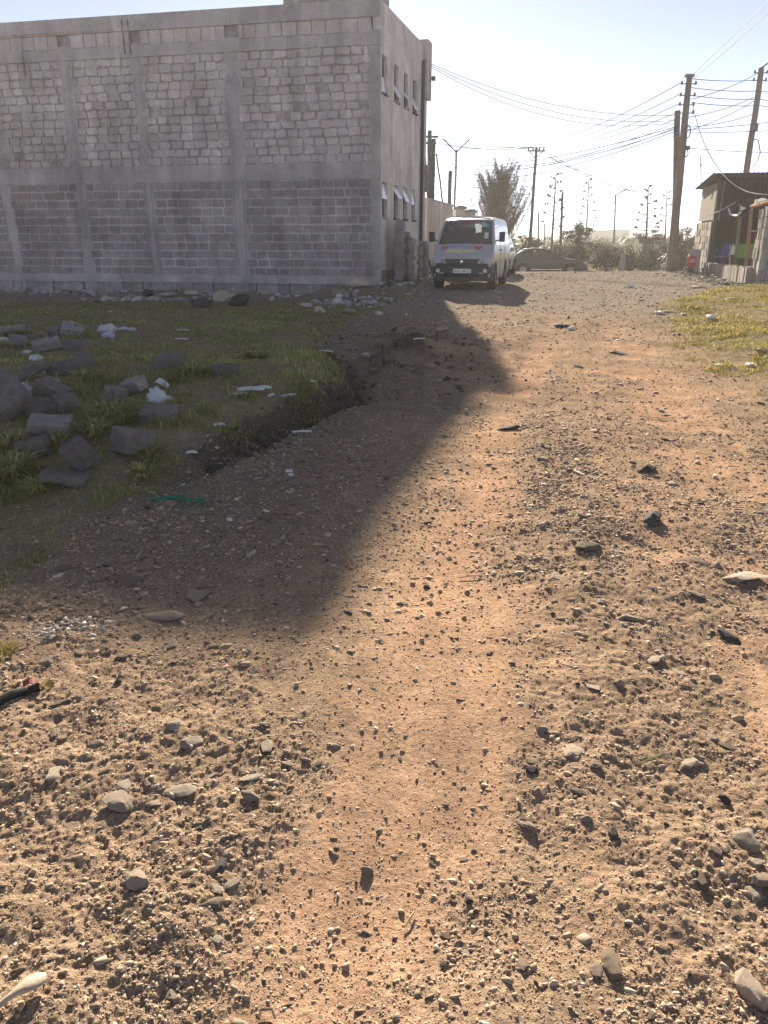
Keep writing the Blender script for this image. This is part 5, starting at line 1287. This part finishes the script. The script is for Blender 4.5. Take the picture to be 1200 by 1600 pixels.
# feathery casuarina like tree behind the minibus
ty_ = 60; tb = at(776, 410, ty_); tb.z = gz(tb.x, ty_); tree = empty('feathery_tree', tb, 0, 'tall feathery grey green tree behind the minibus roof', 'tree')
top = at(776, 243, ty_).z-tb.z
paths = [([(0, 0, -.2), (.05, 0, top*.35), (-.05, 0, top*.65), (.1, 0, top*.93)], .16, .03)]; C = []; D = []
for i in range(135):
    f = lr.uniform(.20, .95); a = lr.uniform(0, 2*math.pi); ln = ((1-f)**.6*2.7*lr.uniform(.55, 1.15)+.35)*(1 if i < 50 else lr.uniform(.4, .85))
    p0 = np.array([0, 0, f*top*.86]); out = np.array([math.cos(a), math.sin(a), lr.uniform(.15, .95)]); out /= np.linalg.norm(out)
    pts = []
    for k in range(8):
        t = k/7; pts.append(p0+out*ln*t+np.array([0, 0, .85*ln*t*t]))
    paths.append(([tuple(p) for p in pts], .030, .006))
    m_ = int(430*ln/1.6); t = lr.uniform(.12, 1.05, m_); q = p0+out*ln*t[:, None]+np.array([0, 0, 1.0])*(.85*ln*t*t)[:, None]
    C.append(q+lr.normal(0, .12, (m_, 3))*(1.25-.75*t[:, None])); D.append(unit(out*.6+np.array([0, 0, 1.0])+lr.normal(0, .7, (m_, 3))))
trunk_mesh(tree, paths); C = np.concatenate(C); D = np.concatenate(D); n = len(C)
pal = np.array([(.045, .06, .03), (.06, .072, .036), (.03, .042, .022)]); col = pal[lr.integers(0, 3, n)]*lr.uniform(.7, 1.3, (n, 1))
link('crown', leaves_mesh('crown', C, D, lr.uniform(.12, .26, n), lr.uniform(.018, .032, n), col), LEAF, tree)
# agave flower stalks
def agave_stalk(u, vt, vb, Y, lb, seed, lean=0):
    rs_ = random.Random(seed); b = at(u, vb, Y); b.z = gz(b.x, Y); t = at(u+lean, vt, Y); hgt = t.z-b.z; r = empty('agave_stalk', b, 0, lb, 'agave')
    q = MB(); q.tube([(0, 0, 0), ((t.x-b.x)*.5, 0, hgt*.5), (t.x-b.x, 0, hgt)], [.10, .08, .035], 8); q.build('stalk', BARK, r, smooth=True)
    n = 13; q = MB()
    for k in range(n):
        f = .42+.57*k/(n-1); s = (-1 if k % 2 else 1); L = (.25+.75*(1-f)/.58)*.85*rs_.uniform(.8, 1.1); a = rs_.uniform(-.7, .7)
        x0 = (t.x-b.x)*f; p = Vector((x0, 0, hgt*f)); e = p+Vector((s*L*math.cos(a), L*math.sin(a), .16*L+.05)); q.tube([p, (p+e)/2-UP*.03, e], [.034, .03, .024], 5)
        pads = MB()
        for _ in range(5):
            c = e+Vector((rs_.uniform(-.13, .13), rs_.uniform(-.13, .13), rs_.uniform(-.02, .10))); rr = rs_.uniform(.05, .095)
            pads.tube([c-UP*rr*.6, c-UP*rr*.1, c+UP*rr*.5, c+UP*rr*.8], [rr*.4, rr*1.1, rr*.9, rr*.2], 7)
        pads.build('flower_head', mat('agave_pad', (.15, .14, .09), .9, .3, 10), r)
    q.build('flower_branch', BARK, r)
    return r
agave_stalk(861, 272, 400, 62, 'tall dark agave flower stalk left of the thin bare pole', 1, 8)
agave_stalk(915, 281, 400, 78, 'faded agave flower stalk rising behind the flat topped acacia', 2, 5)
agave_stalk(1010, 292, 400, 60, 'agave flower stalk rising out of the spiky rosette', 3, 3)
agave_stalk(1039, 301, 400, 82, 'faintest agave flower stalk beside the tall thick pole', 4, 3)
def rosette(u, v, Y, L, n, lb, seed):
    rs_ = random.Random(seed); b = at(u, v, Y); b.z = gz(b.x, Y); r = empty('agave_plant', b, 0, lb, 'agave'); q = MB()
    for k in range(n):
        a = 2*math.pi*k*.618; el = rs_.uniform(.35, 1.45); l = L*rs_.uniform(.75, 1.1); d = Vector((math.cos(a)*math.cos(el), math.sin(a)*math.cos(el), math.sin(el))); s = Vector((-math.sin(a), math.cos(a), 0))
        w = .07; m_ = d*l*.45-UP*.02; up_ = d.cross(s).normalized()*-.03
        q.add([s*w*.6, -s*w*.6, m_+s*w, m_-s*w, d*l-UP*.08*l, m_-up_], [(0, 2, 5), (0, 5, 1), (1, 5, 3), (2, 4, 5), (5, 4, 3)])
    q.build('leaves', mat('agave_leaf', (.075, .095, .065), .6, .2, 4), r); return r
rosette(1009, 424, 58, 2.5, 46, 'large spiky agave rosette before the dark hedge', 5); rosette(1028, 424, 61, 1.8, 34, 'smaller spiky agave rosette close to the tall thick pole', 6)
# scrub along the road
BP = [(.030, .042, .016), (.042, .054, .02), (.024, .032, .014), (.06, .065, .026)]
def bush(u, vtop, w_px, Y, lb, n=2600, grp=None, pal=BP, name='bush', ls=.14, flat=False):
    c = at(u, 400, Y); x = c.x; z0 = gz(x, Y); h = at(u, vtop, Y).z-z0; w = w_px*Y/1273/2; r = empty(name, (x, Y, z0), 0, lb, 'bush' if not flat else 'tree', grp)
    cl = []; paths = []
    for k in range(11):
        a = lr.uniform(0, 2*math.pi); d = lr.uniform(0, .75); zz = h*lr.uniform(.22, .80)*(1-.35*d); s = lr.uniform(.22, .42)
        px_ = (w*d*math.cos(a), .8*w*d*math.sin(a), zz); cl.append(px_+(w*s, w*s, h*s*.62)); paths.append(([(0, 0, -.1), (px_[0]*.4, px_[1]*.4, zz*.5), px_], .03, .008))
    for k in range(6): cl.append((lr.uniform(-w, w)*.8, lr.uniform(-w, w)*.6, h*lr.uniform(.6, .9), w*.14, w*.14, h*.14))
    cl += [(0, 0, h*.28, w*.8, w*.7, h*.3)]
    trunk_mesh(r, paths, 'stems'); clump_crown(r, None, cl, n, ls, pal); return r
bush(815, 372, 50, 58, 'dark bush showing between minibus and crossarm pole', 2200)
bush(842, 377, 46, 60, 'low bush behind the roof of the saloon car', 1800)
bush(868, 380, 50, 58, 'bush directly behind the saloon car windscreen', 1800)
bush(905, 372, 62, 54, 'dense bush under the flat topped acacia, above the car bonnet', 3000)
bush(950, 383, 70, 52, 'wide dark bush right of the saloon car', 3000)
bush(985, 386, 60, 51, 'dark bush left of the spiky agave rosette', 2600)
bush(1020, 384, 60, 52.5, 'dark bush behind the spiky agave rosette', 2600)
bush(1062, 378, 50, 50, 'dark bush just right of the tall thick pole', 2200)
bush(1090, 372, 44, 48, 'bush behind the leaning grey board', 2000)
OL = [(.09, .10, .04), (.11, .115, .05), (.075, .085, .035)]
bush(945, 372, 120, 72, 'broad pale olive shrub mass behind the dark bushes', 4200, None, OL, ls=.18)
bush(885, 366, 90, 74, 'pale grey green shrub mass behind the left agave', 3600, None, OL, ls=.18)
bush(1035, 371, 90, 70, 'olive shrub mass behind the agave rosette', 3600, None, OL, ls=.18)
bush(790, 366, 60, 68, 'pale shrub at the foot of the feathery tree', 2600, None, OL, ls=.18)
bush(1085, 355, 60, 66, 'thin airy shrub against sky beside the shack', 900, None, OL, ls=.16)
def acacia(u, vtop, Y, wpx, lb, n, seed):
    rr = random.Random(seed); c = at(u, 400, Y); x = c.x; z0 = gz(x, Y); h = at(u, vtop, Y).z-z0; w = wpx*Y/1273/2; r = empty('acacia_tree', (x, Y, z0), 0, lb, 'tree'); paths = []; cl = []
    for k in range(9):
        a = rr.uniform(0, 6.28); d = rr.uniform(.3, 1); zz = h*rr.uniform(.62, .95); p = (w*d*math.cos(a), w*d*.8*math.sin(a), zz)
        paths.append(([(0, 0, -.1), (p[0]*.25, p[1]*.25, h*.35), (p[0]*.65, p[1]*.65, zz*.85), p], .07, .012)); s = rr.uniform(.22, .36)
        cl.append((p[0], p[1], zz, w*s, w*s, h*.055)); cl.append((p[0]*.7, p[1]*.7, zz*.9, w*s*.8, w*s*.8, h*.05))
    trunk_mesh(r, paths); clump_crown(r, None, cl, n, .12, BP); return r
acacia(905, 347, 57, 62, 'flat topped acacia right of the thin bare pole', 2600, 3); acacia(1010, 352, 63, 62, 'small round headed tree behind the agave rosette', 2200, 8); acacia(1068, 353, 56, 56, 'airy acacia behind the tall thick pole', 1500, 5); acacia(825, 362, 64, 40, 'low acacia beside the crossarm pole', 1100, 12)
# bare shrub behind the shack roof
q = MB(); rr = random.Random(4); b = Vector((15.2, 38.5, 1.5))
def twig(p, d, L, r, lv):
    e = p+d*L; q.tube([p, (p+e)/2+Vector((rr.uniform(-.03, .03), 0, .02)), e], [r, r*.8, r*.5], 4)
    if lv:
        for _ in range(3): twig(p+(e-p)*rr.uniform(.5, 1), (d+Vector((rr.uniform(-.8, .8), rr.uniform(-.8, .8), rr.uniform(-.2, .5)))).normalized(), L*.62, r*.6, lv-1)
for (u, vt) in ((1150, 262), (1182, 245)):
    p = at(u, 300, 37.8); twig(Vector((p.x, p.y, gz(p.x, p.y))), Vector((.05, 0, 1)), 3.4, .02, 0); twig(Vector((p.x, p.y, gz(p.x, p.y)+3.0)), Vector((.1, 0, 1)), 1.0, .012, 3)
tag(q.build('bare_shrub', BARK), 'bare twiggy shrub showing above the shack roof', 'shrub')
# pale post among the bushes, far building, far wood
p = at(972, 418, 49.6); q = MB(); q.box((p.x, p.y, gz(p.x, p.y)+.55), (.26, .2, 1.1), rot(0, .03, .2)); tag(q.build('concrete_post', mat('old_concrete', (.36, .34, .31), .9, .2, 6), None, .02), 'short pale concrete post in front of the dark bushes', 'post')
fb = empty('far_building', (76, 300, -.7), 0, 'pale flat roofed building far away on the horizon', 'building')
a, b = at(930, 364, 300), at(944, 360, 300); FBM = mat('far_wall', (.45, .43, .40), .9, .1)
q = MB(); q.box((a.x-76+3, 0, 2.3), (17, 10, 6)); q.box((a.x-76+14, 1, 1.2), (16, 9, 3.8)); q.build('walls', FBM, fb)
for i in range(5):
    q = MB(); q.box((a.x-76-3.6+i*3.1, -5.02, 3.2), (1.2, .1, 1.3)); q.build('window', DARKG, fb)
q = MB(); q.box((a.x-76+3, 0, 5.45), (17.6, 10.6, .3)); q.build('roof', mat('far_roof', (.3, .28, .26), .9), fb)
n = 9000; X = lr.uniform(-60, 230, n); Yy = lr.uniform(150, 330, n); hh = 2.2+1.6*fbm(X*.06, Yy*.06, 5, 2)
C = np.stack([X, Yy, hz(X, Yy, False)+hh*lr.random(n)**1.3], 1)
tag(link('far_wood', leaves_mesh('far_wood', C, unit(lr.normal(size=(n, 3))), lr.uniform(1.0, 2.6, n), lr.uniform(.7, 1.6, n), np.array([(.075, .085, .045)])*lr.uniform(.7, 1.3, (n, 1))), LEAF), 'far belt of scrub along the horizon', kind='stuff')

# ------------------------------------------------------------------ litter and small things
def crumple(u, v, r, m, lb, name='plastic_bag', cat='litter', flat=.5, seed=0, sc=(1, 1), dz=0, grp=None):
    V, F = ico(3); V = V.copy(); V[:, 2] *= flat
    f = fbm(V[:, 0]*2.4+seed*3.1, V[:, 1]*2.4+V[:, 2]*2.9, 200+seed, 3); g = vn(V[:, 0]*6+seed, V[:, 1]*6+V[:, 2]*5, 210+seed)
    V = V*(1+.55*f[:, None]+.22*g[:, None]); V *= r; V[:, 0] *= sc[0]; V[:, 1] *= sc[1]
    x, y, z = ground(u, v); o = link(name, mesh_np(name, V, F), m); o.location = (x, y, z-V[:, 2].min()*.6+dz); o.rotation_euler = (0, 0, seed*1.7); return tag(o, lb, cat, grp)
WB = mat('white_plastic_film', (.78, .79, .80), .4, .08, 14, .2, 40, transl=.25); LB = mat('lilac_film', (.68, .68, .80), .45, .08, 14, transl=.2)
crumple(168, 522, .16, WB, 'biggest crumpled white plastic bag in the grass behind the blocks', seed=1, sc=(1, .8)); crumple(170, 528, .10, LB, 'bluish white bag scrap touching the biggest white bag', seed=2)
crumple(194, 516, .11, WB, 'flat white scrap right of the biggest white bag', flat=.25, seed=3, sc=(1.5, .7)); crumple(207, 518, .07, WB, 'small white scrap farther right of the biggest white bag', seed=4)
crumple(38, 622, .065, LB, 'lilac white plastic bag poking up behind the leaning slab', flat=1.35, seed=5); crumple(57, 564, .06, WB, 'white square scrap of foam on the grass left of the wide low block', flat=.6, seed=6); crumple(43, 553, .045, WB, 'tiny white scrap above the foam square', seed=7)
crumple(4, 534, .09, WB, 'white torn bag at the extreme left edge', flat=.4, seed=8); crumple(66, 634, .06, WB, 'white fleck lying on the leaning dark block', flat=.2, seed=9, sc=(1.4, .5))
crumple(246, 634, .075, mat('grey_bag', (.50, .54, .56), .5, .1), 'pale grey plastic bag standing above the dark low block', flat=1.0, seed=10); crumple(262, 627, .05, WB, 'little white lump beside the pale grey bag', seed=11)
def strip(u, v, L, w, rz, m, lb, name='paper_scrap', curl=.02, cat='litter', lift=.012, rx=0):
    x, y, z = ground(u, v); n = 7; vs = []; fs = []
    for i in range(n):
        t = i/(n-1)-.5; k = .6+.4*math.cos(t*2.4); dz = curl*math.cos(t*5)+lift
        for s in (-1, 1): vs.append((t*L, s*w*k/2, dz+.004*s)); 
    m0 = len(vs); vs += [(a, b, c+.003) for a, b, c in vs]
    for i in range(n-1):
        a = 2*i; fs += [(a, a+2, a+3, a+1), (a+m0, a+1+m0, a+3+m0, a+2+m0), (a, a+m0, a+2+m0, a+2), (a+1, a+3, a+3+m0, a+1+m0)]
    q = MB(); q.add(vs, fs); o = q.build(name, m); o.location = (x, y, z+.008); o.rotation_euler = (rx, 0, R(rz)); return tag(o, lb, cat)
PAP = mat('paper', (.72, .70, .65), .8, .1, 12)
strip(254, 607, .20, .06, -35, WB, 'slanting white plastic strip in the grass above the grey bag', 'plastic_strip', .03, lift=.05, rx=.5)
for i, (u, v, L, w, rz, lb) in enumerate(((392, 612, .24, .14, 10, 'largest sheet in the patch of pale rubbish on the bank'), (412, 608, .14, .07, -20, 'small sheet right of the largest pale rubbish sheet'), (376, 618, .12, .07, 40, 'torn scrap left of the largest pale rubbish sheet'), (424, 622, .12, .02, 70, 'narrow upright scrap below the pale rubbish'), (451, 621, .16, .02, 40, 'pale stick like scrap right of the pale rubbish'),
    (481, 600, .14, .05, -10, 'white crumpled strip at the edge of the grass bank'), (510, 551, .24, .04, -30, 'white strip on the edge of the eroded bank'), (300, 712, .08, .03, 5, 'white flake on bare earth left of the bank step'), (472, 679, .16, .025, 8, 'pale strip lying on the shaded dirt below the bank'), (343, 666, .09, .06, 20, 'pale scrap at the top of the eroded step'), (452, 741, .05, .04, 10, 'small white flake on the shaded dirt road'), (455, 747, .045, .03, 60, 'second white flake touching the small white flake'),
    (286, 517, .2, .05, 4, 'white strip far back in the grass right of the bags'), (655, 533, .16, .07, 10, 'white scrap in the muddy ground near the shadow edge'), (284, 532, .2, .05, -3, 'pale scrap in grass between bags and lone block'), (1030, 487, .5, .16, 4, 'long pale scrap on the dirt near the yellow grass'), (1046, 484, .3, .1, 20, 'pale scrap touching the long pale scrap'), (1068, 488, .26, .12, 30, 'pale tilted scrap left of the yellow grass'), (1192, 545, .3, .12, 12, 'white sheet in yellow grass at right edge'), (1176, 568, .3, .07, -6, 'pale strip below the white sheet in yellow grass'), (1171, 550, .12, .06, 25, 'small pale scrap left of the white sheet in yellow grass'), (1143, 464, .3, .1, 10, 'pale scrap on the top of yellow grass bank'))):
    if u > 600 and u != 655: crumple(u, v+4, L*.24, PAP if i % 2 else PALEM, lb, 'paper_scrap', flat=.28, seed=30+i, sc=(1.5, .7))
    else: strip(u, v, L, w, rz, PAP if i % 2 else WB, lb, curl=random.uniform(.001, .006))
crumple(877, 512, .085, mat('teal_film', (.015, .06, .085), .8, .15, 14), 'dark teal plastic bag lying on the sunlit road', flat=.4, seed=20, sc=(1.5, .7)); crumple(892, 516, .06, PAP, 'pinkish paper lump beside the teal bag', seed=21)
crumple(985, 449, .1, WB, 'tiny white scrap far along the road', seed=22); crumple(1110, 498, .08, WB, 'white lump on bare ground in the yellow grass', seed=23)
gm = mat('green_net', (.03, .20, .12), .6, .2, 20)
x, y, z = ground(270, 784); q = MB(); rr = random.Random(6)
for k in range(7):
    p = Vector((x-.14+rr.uniform(-.02, .02), y+rr.uniform(-.02, .02), z+.012)); pts = [p]
    for j in range(6): p = p+Vector((.055, rr.uniform(-.02, .025), 0)); p.z = gz(p.x, p.y)+.008+.014*rr.random(); pts.append(p)
    q.tube(pts, .0035, 5)
tag(q.build('green_netting', gm), 'scrap of green netting on the dirt below the grass', 'litter')
# spoon shaped pale bone at the bottom left, green stem, bent twig, dark stick
def groundline(pts): return [Vector(ground(u, v)) for u, v in pts]
a, b = [Vector(ground(u, v)) for u, v in ((75, 1535), (2, 1600))]; d = (b-a); L = d.length*1.25; ang_ = math.atan2(d.y, d.x); prof = [(0, .004), (.03, .016), (.12, .028), (.25, .031), (.38, .024), (.5, .014), (.65, .010), (.85, .009), (1, .010)]
q = MB(); vs = []; fs = []
for t, w in prof:
    for k in range(10):
        an = 2*math.pi*k/10; vs.append((t*L, w*.72*math.cos(an), .006*math.sin(an)*(1.3 if t < .5 else 1)+.010+.012*math.sin(t*3)))
for i in range(len(prof)-1):
    for k in range(10): fs.append((i*10+k, i*10+(k+1) % 10, (i+1)*10+(k+1) % 10, (i+1)*10+k))
fs += [tuple(reversed(range(10))), tuple(range(80, 90))]
q.add(vs, fs); o = q.build('bone', mat('old_bone', (.46, .38, .29), .6, .2, 60, .3, 180, dist=.002), None, 0, True); o.location = (a.x, a.y, a.z+.008); o.rotation_euler = (0, 0, ang_); tag(o, 'pale spoon shaped bone lying in the bottom left corner', 'bone')
p0, p1 = groundline([(1000, 1201), (1030, 1189)]); q = MB(); q.tube([p0+UP*.012, (p0+p1)/2+UP*.016, p1+UP*.014], .0032, 6); tag(q.build('dry_stalk', mat('green_stem', (.30, .30, .10), .6)), 'short straight green stem on dirt at centre right', 'plant stem')
q = MB(); pts = groundline([(405, 1597), (408, 1589), (416, 1585), (426, 1588), (430, 1597)]); q.tube([p+UP*.01 for p in pts], .0028, 6); tag(q.build('bent_twig', BARK), 'dark hooked twig at the bottom edge of the picture', 'twig')
pts = groundline([(-8, 1108), (20, 1092), (45, 1083), (62, 1078)]); q = MB(); q.tube([p+UP*.012 for p in pts], [.016, .017, .014, .018], 9); tag(q.build('charred_stick', mat('charred', (.025, .022, .02), .8, .3, 30)), 'thick charred stick at the left edge', 'stick')
strip(48, 1073, .05, .03, 20, mat('red_leaf', (.35, .07, .05), .6), 'dry red leaf behind the charred stick', 'dry_leaf', .006, 'leaf'); strip(75, 1079, .05, .03, -15, mat('yellow_leaf', (.45, .33, .08), .6), 'dry yellow leaf right of the charred stick', 'dry_leaf', .006, 'leaf')
for i, (u, v, rz, lb, L) in enumerate(((50, 1008, 35, 'thin pale stalk lying near the yellow tuft', .14), (735, 905, 10, 'dry straw stalk near the shadow edge', .12), (1020, 655, -20, 'dry straw stalk on the far wheel track', .25), (640, 1440, 60, 'short straw beside the orange wheel track', .05))):
    x, y, z = ground(u, v); dx, dy = L/2*math.cos(R(rz)), L/2*math.sin(R(rz)); q = MB(); q.tube([(x-dx, y-dy, gz(x-dx, y-dy)+.008), (x, y, z+.012), (x+dx, y+dy, gz(x+dx, y+dy)+.008)], .0028, 5); tag(q.build('dry_stalk', mat('straw', (.45, .36, .2), .8)), lb, 'stalk')

# ------------------------------------------------------------------ the hazy morning air
hzb = MB(); hzb.box((0, 1460, 5.1), (8400, 3100, 14.6)); ho = hzb.build('haze'); hm = bpy.data.materials.new('haze'); hm.use_nodes = True
N = hm.node_tree.nodes; N.remove(N['Principled BSDF']); pv = N.new('ShaderNodeVolumePrincipled'); pv.inputs['Color'].default_value = (.92, .90, .87, 1); pv.inputs['Density'].default_value = .0014; pv.inputs['Anisotropy'].default_value = .2
hm.node_tree.links.new(pv.outputs[0], N['Material Output'].inputs['Volume']); ho.data.materials.append(hm); tag(ho, 'thin pale morning haze', kind='stuff')
